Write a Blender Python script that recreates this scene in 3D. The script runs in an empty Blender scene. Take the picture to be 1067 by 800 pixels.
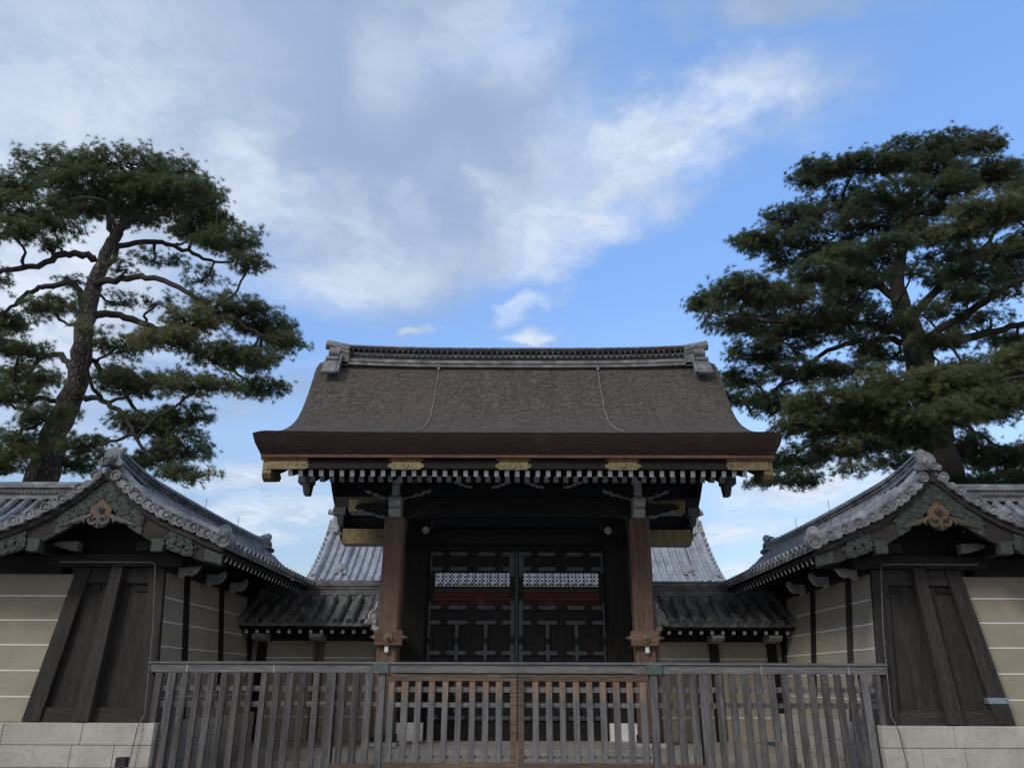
import bpy, math, random
import numpy as np
from mathutils import Vector, Matrix
R = math.radians
random.seed(7)
RNG = np.random.default_rng(11)
scn = bpy.context.scene
COL = scn.collection

# ------------------------------------------------------------------ camera
F_PX, PITCH, YAW, ROLL, CX, CZ = 802.0, R(21.1), R(.229), R(.204), -.05, 1.6
cam_d = bpy.data.cameras.new('camera')
cam_d.sensor_width = 36.0
cam_d.lens = 36.0 * F_PX / 1067.0
cam_d.clip_end = 3000
cam = bpy.data.objects.new('camera', cam_d)
COL.objects.link(cam)
Mz = Matrix.Rotation(YAW, 3, 'Z')
fwd = Mz @ Vector((0, math.cos(PITCH), math.sin(PITCH)))
upv = Mz @ Vector((0, -math.sin(PITCH), math.cos(PITCH)))
rgt = Mz @ Vector((1, 0, 0))
r2 = rgt * math.cos(ROLL) + upv * math.sin(ROLL)
u2 = upv * math.cos(ROLL) - rgt * math.sin(ROLL)
rgt, upv = r2, u2
cam.matrix_world = Matrix(((rgt.x, upv.x, -fwd.x, CX), (rgt.y, upv.y, -fwd.y, 0),
                           (rgt.z, upv.z, -fwd.z, CZ), (0, 0, 0, 1)))
scn.camera = cam


def P(u, v, Y):
    """a point of the place seen at (u, v), at ground distance Y"""
    d = rgt * ((u - 533.5) / F_PX) + fwd + upv * ((400 - v) / F_PX)
    t = Y / d.y
    return Vector((CX, 0, CZ)) + d * t


def DIR(u, v):
    return (rgt * ((u - 533.5) / F_PX) + fwd + upv * ((400 - v) / F_PX)).normalized()


# ------------------------------------------------------------------ light
SUN_DIR = Vector((-.55, -.62, .62)).normalized()      # towards the sun, behind the viewer's left shoulder
SUN_EL = math.asin(SUN_DIR.z)
SUN_AZ = math.atan2(SUN_DIR.x, SUN_DIR.y)
sun_d = bpy.data.lights.new('sun', 'SUN')
sun_d.energy = .85
sun_d.angle = R(16)
sun_d.color = (1.0, .95, .88)
sun = bpy.data.objects.new('sun', sun_d)
COL.objects.link(sun)
sun.rotation_euler = (-SUN_DIR).to_track_quat('-Z', 'Y').to_euler()

world = bpy.data.worlds.new('World')
scn.world = world
world.use_nodes = True
wn, wl = world.node_tree.nodes, world.node_tree.links
wn.clear()


class G:
    """tiny node-graph helper"""
    def __init__(s, nodes, links): s.n, s.l = nodes, links

    def put(s, sock, v):
        if hasattr(v, 'is_output') or isinstance(v, bpy.types.NodeSocket): s.l.new(v, sock)
        else: sock.default_value = v

    def m(s, op, a, b=0.0, c=None, clamp=False):
        n = s.n.new('ShaderNodeMath'); n.operation = op; n.use_clamp = clamp
        s.put(n.inputs[0], a); s.put(n.inputs[1], b)
        if c is not None: s.put(n.inputs[2], c)
        return n.outputs[0]

    def vm(s, op, a, b=(0, 0, 0), scale=None):
        n = s.n.new('ShaderNodeVectorMath'); n.operation = op
        s.put(n.inputs[0], a); s.put(n.inputs[1], b)
        if scale is not None: s.put(n.inputs['Scale'], scale)
        return n.outputs[1] if op in ('LENGTH', 'DOT_PRODUCT', 'DISTANCE') else n.outputs[0]

    def noise(s, vec, scale, detail=4, rough=.55, dist=0, col=False):
        n = s.n.new('ShaderNodeTexNoise')
        s.put(n.inputs['Vector'], vec); n.inputs['Scale'].default_value = scale
        n.inputs['Detail'].default_value = detail; n.inputs['Roughness'].default_value = rough
        n.inputs['Distortion'].default_value = dist
        return n.outputs['Color'] if col else n.outputs['Fac']

    def rng(s, v, a, b, c=0.0, d=1.0, smooth=True):
        n = s.n.new('ShaderNodeMapRange')
        if smooth: n.interpolation_type = 'SMOOTHSTEP'
        s.put(n.inputs['Value'], v)
        for k, x in zip(('From Min', 'From Max', 'To Min', 'To Max'), (a, b, c, d)): s.put(n.inputs[k], x)
        return n.outputs['Result']

    def mix(s, f, a, b, blend='MIX'):
        n = s.n.new('ShaderNodeMix'); n.data_type = 'RGBA'; n.blend_type = blend
        s.put(n.inputs[0], f)
        for sock, v in ((n.inputs[6], a), (n.inputs[7], b)):
            s.put(sock, tuple(v) + (1,) if isinstance(v, (tuple, list)) and len(v) == 3 else v)
        return n.outputs[2]

    def sep(s, v):
        n = s.n.new('ShaderNodeSeparateXYZ'); s.put(n.inputs[0], v); return n.outputs

    def comb(s, x, y, z):
        n = s.n.new('ShaderNodeCombineXYZ')
        for i, v in enumerate((x, y, z)): s.put(n.inputs[i], v)
        return n.outputs[0]


def cloud_xy(d):
    return Vector((d.x / (d.z + .12), d.y / (d.z + .12)))


def build_sky():
    g = G(wn, wl)
    sky = wn.new('ShaderNodeTexSky')
    sky.sky_type = 'NISHITA'; sky.sun_disc = False
    sky.sun_elevation = SUN_EL; sky.sun_rotation = SUN_AZ
    sky.air_density = 1.0; sky.dust_density = .35; sky.ozone_density = 1.6
    tc = wn.new('ShaderNodeTexCoord')
    x, y, z = g.sep(tc.outputs['Generated'])
    zz = g.m('ADD', g.m('MAXIMUM', z, 0.0), .12)
    px, py = g.m('DIVIDE', x, zz), g.m('DIVIDE', y, zz)
    p = g.comb(px, py, 0.0)
    # wobble the cloud layer so that the banks get ragged rims
    wob = g.vm('SUBTRACT', g.noise(p, 1.6, 6, .58, col=True), (.5, .5, .5))
    wob2 = g.vm('SUBTRACT', g.noise(p, 6.0, 5, .6, col=True), (.5, .5, .5))
    q = g.vm('ADD', p, g.vm('SCALE', wob, scale=.42))
    q = g.vm('ADD', q, g.vm('SCALE', wob2, scale=.20))
    nz = g.noise(p, 2.6, 8, .6, .3)

    def bank(c, ru, rv, edge=.55):
        """an elongated bank: centre c (seen direction), semi-axes towards the two other directions"""
        c0 = cloud_xy(DIR(*c)); a = cloud_xy(DIR(*ru)) - c0; b = cloud_xy(DIR(*rv)) - c0
        det = a.x * b.y - a.y * b.x
        qx, qy, _ = g.sep(q)
        dx, dy = g.m('SUBTRACT', qx, c0.x), g.m('SUBTRACT', qy, c0.y)
        s = g.m('SUBTRACT', g.m('MULTIPLY', dx, b.y / det), g.m('MULTIPLY', dy, b.x / det))
        t = g.m('SUBTRACT', g.m('MULTIPLY', dy, a.x / det), g.m('MULTIPLY', dx, a.y / det))
        rr = g.m('SQRT', g.m('ADD', g.m('MULTIPLY', s, s), g.m('MULTIPLY', t, t)))
        return g.rng(rr, 1.0 + edge * .5, 1.0 - edge, 0.0, 1.0)

    def union(lst):
        r = lst[0]
        for k in lst[1:]: r = g.m('MAXIMUM', r, k)
        return r
    big = union([bank((180, 60), (640, -10), (130, 330), .40),
                 bank((40, 250), (330, 220), (60, 480), .5),
                 bank((430, 210), (690, 130), (455, 320), .5),
                 bank((60, -500), (900, -480), (100, 0), .5)])
    small = union([bank((705, 140), (870, 86), (722, 198), .7),
                   bank((600, 225), (740, 165), (615, 272), .65),
                   bank((800, 6), (960, -10), (800, 40), .9),
                   bank((545, 318), (585, 300), (550, 334), .9),
                   bank((548, 352), (580, 348), (550, 365), .9),
                   bank((436, 340), (462, 333), (438, 352), .9),
                   bank((255, 412), (345, 400), (255, 438), .9),
                   bank((255, 500), (345, 492), (255, 512), .9),
                   bank((265, 545), (380, 534), (265, 572), .9),
                   bank((850, 506), (990, 488), (850, 532), .9),
                   bank((765, 555), (830, 550), (765, 568), .9),
                   bank((765, 592), (810, 588), (765, 602), .9),
                   bank((20, 370), (90, 360), (20, 440), .9)])
    thin = g.rng(nz, .34, .54, .30, 1.0)
    d_big = g.m('MULTIPLY', big, g.rng(nz, .22, .50, .80, 1.0))
    d_small = g.m('MULTIPLY', small, thin)
    fluff = g.noise(q, 7.0, 6, .62, .2)
    dens = g.m('MAXIMUM', d_big, d_small, clamp=True)
    puffs = union([bank((540, 318), (592, 298), (546, 334), .6), bank((548, 352), (585, 346), (551, 364), .6), g.m('MULTIPLY', bank((436, 340), (462, 333), (438, 350), .8), .5)])
    dens = g.m('MAXIMUM', g.m('MULTIPLY', dens, .96), g.m('MULTIPLY', puffs, .45))
    bright_p = puffs
    # grey bellies and brighter thin places of the cloud itself
    bn = g.noise(g.vm('ADD', p, g.vm('SCALE', wob, scale=.5)), 2.1, 5, .5)
    bright = g.m('MAXIMUM', g.m('MULTIPLY', g.rng(bn, .44, .66), .8),
                 union([g.m('MULTIPLY', bank((700, 142), (850, 92), (718, 205), .7), 1.0),
                        g.m('MULTIPLY', bank((590, 240), (720, 190), (610, 290), .95), .9),
                        g.m('MULTIPLY', bank((330, 300), (470, 270), (335, 350), .95), .8),
                        g.m('MULTIPLY', bank((410, 70), (470, 40), (420, 130), .95), .38),
                        g.m('MULTIPLY', bank((540, 40), (640, 20), (560, 110), .95), .8),
                        g.m('MULTIPLY', bank((60, 130), (210, 110), (60, 190), .95), .55),
                        g.m('MULTIPLY', bank((30, 300), (200, 290), (30, 480), .95), .95)]))
    low = g.rng(z, .33, .20)
    bright = g.m('MAXIMUM', g.m('MAXIMUM', bright, low), bright_p)
    bright = g.m('MULTIPLY', bright, g.rng(fluff, .30, .62, .55, 1.08))
    ccol = g.mix(bright, CLOUD_GREY, CLOUD_WHITE)
    # the half of the sky behind the viewer is a neutral overcast
    back = g.rng(y, -.05, -.45)
    dens = g.m('MAXIMUM', dens, back)
    ccol = g.mix(back, ccol, g.mix(g.rng(bn, .4, .62), OVERCAST_GREY, OVERCAST_WHITE))
    blue = g.mix(1.0, sky.outputs[0], SKY_TINT, 'MULTIPLY')
    ramp = wn.new('ShaderNodeValToRGB'); e = ramp.color_ramp.elements     # a drier, clearer air than the model's near the horizon
    for k, (pos, c) in enumerate(((0.0, (.34, .33, .33)), (.19, (.55, .53, .53)), (.28, (.78, .745, .74)), (.47, (.765, .875, 1.02)), (.72, (.98, 1.12, 1.27)))):
        el = e[k] if k < 2 else e.new(pos)
        el.position = pos; el.color = tuple(v / 1.5 for v in c) + (1,)
    g.put(ramp.inputs[0], z)
    blue = g.mix(1.0, blue, ramp.outputs[0], 'MULTIPLY')
    out = g.mix(dens, blue, ccol)
    bg = wn.new('ShaderNodeBackground'); bg.inputs[1].default_value = SKY_STRENGTH
    wl.new(out, bg.inputs[0])
    o = wn.new('ShaderNodeOutputWorld'); wl.new(bg.outputs[0], o.inputs[0])


SKY_STRENGTH = .15
CLOUD_GREY = (1.22, 1.62, 2.34)
CLOUD_WHITE = (2.75, 3.05, 3.5)
OVERCAST_GREY = (1.65, 1.63, 1.63)
OVERCAST_WHITE = (2.4, 2.37, 2.36)
SKY_TINT = (1.5, 1.5, 1.5)
build_sky()
scn.view_settings.view_transform = 'Standard'
scn.view_settings.look = 'None'
scn.view_settings.exposure = 0.9
scn.view_settings.gamma = 1.0
scn.view_settings.use_curve_mapping = False
scn.render.engine = 'CYCLES'
scn.cycles.max_bounces = 6
scn.cycles.diffuse_bounces = 3

# ------------------------------------------------------------------ materials
def new_mat(name):
    m = bpy.data.materials.new(name); m.use_nodes = True
    nt = m.node_tree; b = nt.nodes['Principled BSDF']
    return m, G(nt.nodes, nt.links), b


def coords(g, scale=(1, 1, 1), rand=True):
    tc = g.n.new('ShaderNodeTexCoord')
    v = tc.outputs['Object']
    if rand:
        oi = g.n.new('ShaderNodeObjectInfo')
        v = g.vm('ADD', v, g.vm('SCALE', (37.0, 17.0, 53.0), scale=oi.outputs['Random']))
    return g.vm('MULTIPLY', v, scale), tc


def bump(g, b, h, strength=.3, dist=.01):
    n = g.n.new('ShaderNodeBump'); n.inputs['Strength'].default_value = strength
    n.inputs['Distance'].default_value = dist
    g.put(n.inputs['Height'], h); g.l.new(n.outputs[0], b.inputs['Normal'])


def noisy(name, c1, c2, scale=(1, 1, 1), freq=4, rough=.75, metal=0, bump_s=.2, fine=None, c3=None, detail=6, spec=None, rand=True, var=0, cells=0, finemix=.5):
    m, g, b = new_mat(name)
    v, _ = coords(g, scale, rand)
    f = g.noise(v, freq, detail, .6)
    col = g.mix(g.rng(f, .32, .68), c1, c2)
    if c3:
        f2 = g.noise(v, freq * .31, 4, .6, .5)
        col = g.mix(g.rng(f2, .54, .70), col, c3)
    if fine:
        f3 = g.noise(v, fine, 3, .7)
        col = g.mix(g.rng(f3, .25, .75, 0, finemix), col, tuple(x * .4 for x in c1))
        bump(g, b, f3, bump_s)
    else:
        bump(g, b, f, bump_s)
    g.put(b.inputs['Base Color'], col)
    if cells:
        n = g.n.new('ShaderNodeTexVoronoi'); n.inputs['Scale'].default_value = cells; g.put(n.inputs['Vector'], v)
        cr = g.sep(n.outputs['Color'])[0]
        col = g.mix(1.0, col, g.vm('SCALE', (1, 1, 1), scale=g.rng(cr, 0, 1, .68, 1.25, smooth=False)), 'MULTIPLY')
        st_ = g.noise(v, .9, 5, .65, .6)
        col = g.mix(g.rng(st_, .55, .70, 0, .6), col, tuple(x * .42 for x in c1))
        g.put(b.inputs['Base Color'], col)
    if var:
        oi = g.n.new('ShaderNodeObjectInfo')
        col = g.mix(1.0, col, g.vm('SCALE', (1, 1, 1), scale=g.rng(oi.outputs['Random'], 0, 1, 1 - var, 1 + var, smooth=False)), 'MULTIPLY')
        g.put(b.inputs['Base Color'], col)
    b.inputs['Roughness'].default_value = rough
    b.inputs['Metallic'].default_value = metal
    if spec is not None: b.inputs['Specular IOR Level'].default_value = spec
    return m


def wood(name, c1, c2, axis, rough=.7, c3=None, grain=11, spec=.3, var=.18):
    s = {'x': (.09, 1, 1), 'y': (1, .09, 1), 'z': (1, 1, .09)}[axis]
    return noisy(name, c1, c2, s, grain, rough, 0, .25, grain * 5, c3, spec=spec, var=var, finemix=.75)


M = {}
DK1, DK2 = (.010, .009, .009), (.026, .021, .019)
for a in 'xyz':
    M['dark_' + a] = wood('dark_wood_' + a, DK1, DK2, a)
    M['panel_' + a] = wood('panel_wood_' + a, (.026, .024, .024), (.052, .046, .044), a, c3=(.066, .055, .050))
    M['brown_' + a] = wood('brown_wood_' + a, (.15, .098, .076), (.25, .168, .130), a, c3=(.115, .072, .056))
    M['grey_' + a] = wood('grey_wood_' + a, (.135, .135, .142), (.25, .25, .26), a, c3=(.10, .098, .10), grain=9)
M['gatewood'] = wood('fence_gate_wood', (.115, .082, .064), (.20, .145, .112), 'x', c3=(.095, .085, .08))


def picket_mat():
    m, g, b = new_mat('picket_wood')
    v, tc = coords(g, (1, 1, .09))
    f = g.noise(v, 12, 6, .6); f3 = g.noise(v, 60, 3, .7)
    grey = g.mix(g.rng(f, .3, .7), (.10, .10, .108), (.21, .21, .222))
    x, y, z = g.sep(tc.outputs['Object'])
    tan = g.mix(g.rng(f, .3, .7), (.19, .135, .10), (.30, .225, .165))
    w = g.rng(g.m('ADD', z, g.m('MULTIPLY', f3, .16)), -.27, -.12)      # the weather has greyed all but the sheltered head
    col = g.mix(w, grey, tan)
    col = g.mix(g.rng(f3, .3, .75, 0, .45), col, (.05, .05, .05))
    g.put(b.inputs['Base Color'], col); b.inputs['Roughness'].default_value = .8
    bump(g, b, f3, .2)
    return m


M['picket_gate'] = picket_mat()
M['picket'] = wood('side_picket_wood', (.078, .074, .075), (.168, .160, .160), 'z', .8, c3=(.13, .125, .125), grain=12, var=.28)
def plaster_mat():
    m, g, b = new_mat('plaster')
    v, _ = coords(g, (1, 1, 1), False)
    big = g.noise(v, .8, 5, .6, .5)
    streak = g.noise(g.vm('MULTIPLY', v, (4, 4, .35)), 2.2, 5, .65)
    fine = g.noise(v, 55, 4, .7)
    crack = g.n.new('ShaderNodeTexVoronoi'); crack.feature = 'DISTANCE_TO_EDGE'; crack.inputs['Scale'].default_value = .8
    g.put(crack.inputs['Vector'], g.vm('ADD', v, g.vm('SCALE', g.noise(v, 3, 5, .6, col=True), scale=.5)))
    col = g.mix(g.rng(big, .3, .7), (.295, .268, .216), (.37, .338, .276))
    col = g.mix(g.rng(streak, .50, .72, 0, .28), col, (.22, .20, .165))
    col = g.mix(g.rng(fine, .3, .7, 0, .22), col, (.21, .19, .155))
    col = g.mix(g.rng(crack.outputs['Distance'], .005, .001, 0, .22), col, (.17, .155, .13))
    g.put(b.inputs['Base Color'], col); b.inputs['Roughness'].default_value = .92
    bump(g, b, fine, .15, .005)
    return m


M['plaster'] = plaster_mat()
M['white'] = noisy('white_paint', (.72, .72, .72), (.82, .82, .82), freq=8, rough=.6)
M['offwhite'] = noisy('aged_white_paint', (.34, .34, .33), (.50, .50, .48), freq=9, rough=.7)
M['offgrey'] = noisy('greyed_paint', (.22, .22, .22), (.36, .36, .36), freq=9, rough=.7)
M['scroll_grey'] = noisy('weathered_carving', (.09, .083, .075), (.19, .178, .165), freq=22, rough=.8, fine=50)
M['scroll_brown'] = noisy('faded_gilt_carving', (.06, .05, .034), (.135, .110, .068), freq=22, rough=.7, fine=50)
M['gold'] = noisy('gilt_copper', (.165, .135, .07), (.31, .255, .14), freq=9, rough=.45, metal=.5, bump_s=.8, fine=38, c3=(.15, .145, .09))
M['patina'] = noisy('green_patina_copper', (.034, .047, .043), (.066, .088, .079), freq=16, rough=.65, metal=.15, bump_s=.6, fine=42)
M['ironplate'] = noisy('blue_grey_iron', (.048, .058, .067), (.088, .102, .116), freq=12, rough=.55, metal=.25)
M['tile'] = noisy('roof_tile', (.155, .165, .182), (.285, .298, .322), freq=5, rough=.42, bump_s=.15, fine=30, c3=(.115, .12, .13), spec=.5, cells=4.5)
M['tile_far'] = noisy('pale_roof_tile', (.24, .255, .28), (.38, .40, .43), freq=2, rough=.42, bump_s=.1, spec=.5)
M['tile_old'] = noisy('mossy_roof_tile', (.115, .12, .125), (.22, .228, .236), freq=4, rough=.6, bump_s=.2, fine=30, c3=(.08, .088, .068), cells=4)
def stone_mat():
    m, g, b = new_mat('granite')
    v, _ = coords(g, (1, 1, 1), False)
    big = g.noise(v, 1.3, 6, .65, .4); mid_ = g.noise(v, 7, 5, .65); fine = g.noise(v, 75, 3, .7)
    streak = g.noise(g.vm('MULTIPLY', v, (5, 5, .5)), 2.4, 5, .65)
    col = g.mix(g.rng(big, .3, .7), (.40, .385, .35), (.58, .565, .53))
    col = g.mix(g.rng(mid_, .52, .68, 0, .5), col, (.36, .34, .30))
    col = g.mix(g.rng(streak, .54, .72, 0, .5), col, (.24, .225, .19))
    col = g.mix(g.rng(fine, .35, .65, 0, .35), col, (.25, .24, .22))
    col = g.mix(g.rng(g.noise(v, 2.1, 4, .6, 1.0), .60, .70, 0, .5), col, (.42, .33, .24))
    g.put(b.inputs['Base Color'], col); b.inputs['Roughness'].default_value = .88
    bump(g, b, g.m('ADD', fine, g.m('MULTIPLY', mid_, 2.0)), .45, .01)
    return m


M['stone'] = stone_mat()
M['paving'] = noisy('paving_stone', (.26, .245, .225), (.38, .36, .335), (1, 1, 1), 3, .85, bump_s=.2, fine=50, rand=False)
M['gravel'] = noisy('gravel', (.24, .225, .205), (.40, .38, .35), freq=9, rough=.95, bump_s=.8, fine=60, rand=False)
M['black'] = noisy('black_paint', (.012, .012, .013), (.03, .03, .032), freq=20, rough=.5)
M['blackmetal'] = noisy('dark_metal', (.04, .042, .046), (.08, .083, .088), freq=9, rough=.5, metal=.5)
M['orange_wood'] = noisy('new_orange_wood', (.085, .052, .032), (.165, .10, .058), (6, 6, .5), 7, .65)
M['red'] = noisy('vermilion_paint', (.28, .062, .034), (.36, .085, .045), freq=3, rough=.6)
def bark_mat():
    m, g, b = new_mat('pine_bark')
    v, _ = coords(g, (1, 1, .5), False)
    v = g.vm('ADD', v, g.vm('SCALE', g.noise(v, 5, 3, .5, col=True), scale=.12))
    n = g.n.new('ShaderNodeTexVoronoi'); n.feature = 'DISTANCE_TO_EDGE'; n.inputs['Scale'].default_value = 8.5
    g.put(n.inputs['Vector'], v)
    n2 = g.n.new('ShaderNodeTexVoronoi'); n2.inputs['Scale'].default_value = 8.5; g.put(n2.inputs['Vector'], v)
    f = g.noise(v, 22, 4, .6)
    plate = g.mix(n2.outputs['Color'], (.095, .082, .078), (.165, .148, .142))
    plate = g.mix(g.rng(f, .3, .7, 0, .6), plate, (.075, .064, .060))
    col = g.mix(g.rng(n.outputs['Distance'], .02, .12), (.028, .023, .021), plate)
    g.put(b.inputs['Base Color'], col); b.inputs['Roughness'].default_value = .95
    bump(g, b, g.m('ADD', g.rng(n.outputs['Distance'], 0, .2), g.m('MULTIPLY', f, .4)), .9, .04)
    return m


M['bark'] = bark_mat()
M['bark_dark'] = noisy('dark_pine_bark', (.014, .012, .011), (.030, .026, .023), (1, 1, .45), 7, .95, bump_s=1.0, fine=16, c3=(.036, .031, .028), rand=False)
M['limb'] = noisy('limb_bark', (.030, .026, .024), (.062, .054, .049), (1, 1, 1), 8, .95, bump_s=.8, fine=20, rand=False)
M['pipe'] = noisy('grey_conduit', (.10, .10, .105), (.17, .17, .175), freq=12, rough=.5, metal=.2)
M['tape'] = noisy('blue_grey_band', (.16, .22, .27), (.22, .29, .34), freq=12, rough=.5)
M['copper_sheet'] = noisy('green_copper_sheet', (.06, .10, .09), (.10, .15, .135), freq=9, rough=.55, metal=.2)


def thatch_mat():
    m, g, b = new_mat('cypress_bark_thatch')
    tc = g.n.new('ShaderNodeTexCoord'); v = tc.outputs['Object']
    lay = g.noise(g.vm('MULTIPLY', v, (1.2, 4, 4)), 3.0, 6, .7)
    fine = g.noise(g.vm('MULTIPLY', v, (3.4, 4.6, 4.6)), 4.2, 5, .8)
    big = g.noise(v, .55, 4, .6, .4)
    col = g.mix(g.rng(lay, .3, .7), (.082, .072, .064), (.156, .137, .120))
    col = g.mix(g.rng(fine, .52, .36, .0, .8), col, (.034, .031, .031))
    col = g.mix(g.rng(fine, .54, .68, .0, .7), col, (.29, .265, .255))
    col = g.mix(g.rng(big, .52, .72, 0, .42), col, (.15, .105, .08))
    run = g.noise(g.vm('MULTIPLY', v, (3.2, .35, .35)), 2.0, 5, .6, .2)
    col = g.mix(g.rng(run, .52, .72, 0, .42), col, (.062, .056, .050)); col = g.mix(g.rng(run, .44, .28, 0, .30), col, (.20, .175, .15))
    moss = g.noise(v, 1.3, 6, .7, .8)
    col = g.mix(g.rng(moss, .60, .70, 0, .30), col, (.085, .088, .055))
    g.put(b.inputs['Base Color'], col); b.inputs['Roughness'].default_value = .95
    b.inputs['Specular IOR Level'].default_value = .15
    bump(g, b, g.m('ADD', fine, g.m('MULTIPLY', lay, .7)), .9, .05)
    return m


def thatch_edge_mat():
    m, g, b = new_mat('cut_bark_layers')
    tc = g.n.new('ShaderNodeTexCoord'); v = tc.outputs['Object']
    l = g.noise(g.vm('MULTIPLY', v, (.8, 5, 11)), 2.5, 5, .7)
    big = g.noise(v, 1.1, 4, .6, .6)
    col = g.mix(g.rng(l, .3, .7), (.015, .009, .008), (.038, .019, .016))
    col = g.mix(g.rng(big, .52, .72, 0, .7), col, (.06, .04, .032))
    g.put(b.inputs['Base Color'], col); b.inputs['Roughness'].default_value = .8
    l2 = g.noise(g.vm('MULTIPLY', v, (9, 9, 3)), 4, 4, .7)
    col = g.mix(g.rng(l2, .4, .7, 0, .5), col, (.070, .036, .028)); g.put(b.inputs['Base Color'], col)
    bump(g, b, g.m('ADD', l, l2), .8, .02)
    return m


def needle_mat(name, a, b_, c):
    m, g, b = new_mat(name)
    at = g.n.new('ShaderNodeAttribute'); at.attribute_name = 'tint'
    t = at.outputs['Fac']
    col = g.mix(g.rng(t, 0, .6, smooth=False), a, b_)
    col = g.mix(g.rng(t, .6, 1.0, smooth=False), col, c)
    g.put(b.inputs['Base Color'], col)
    b.inputs['Roughness'].default_value = .6
    b.inputs['Specular IOR Level'].default_value = .25
    tr_ = g.n.new('ShaderNodeBsdfTranslucent'); g.put(tr_.inputs['Color'], col)
    mx = g.n.new('ShaderNodeMixShader'); mx.inputs[0].default_value = .45
    g.l.new(b.outputs[0], mx.inputs[1]); g.l.new(tr_.outputs[0], mx.inputs[2])
    g.l.new(mx.outputs[0], [n for n in g.n if n.type == 'OUTPUT_MATERIAL'][0].inputs[0])
    return m


M['thatch'] = thatch_mat(); M['thatch_edge'] = thatch_edge_mat()
M['edge_line'] = noisy('red_brown_eave_lath', (.10, .04, .026), (.17, .075, .05), (.3, 1, 1), 18, .8)
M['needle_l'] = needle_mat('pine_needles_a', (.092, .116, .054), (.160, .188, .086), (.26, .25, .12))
M['needle_r'] = needle_mat('pine_needles_b', (.070, .092, .050), (.126, .156, .076), (.25, .26, .11))

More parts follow.
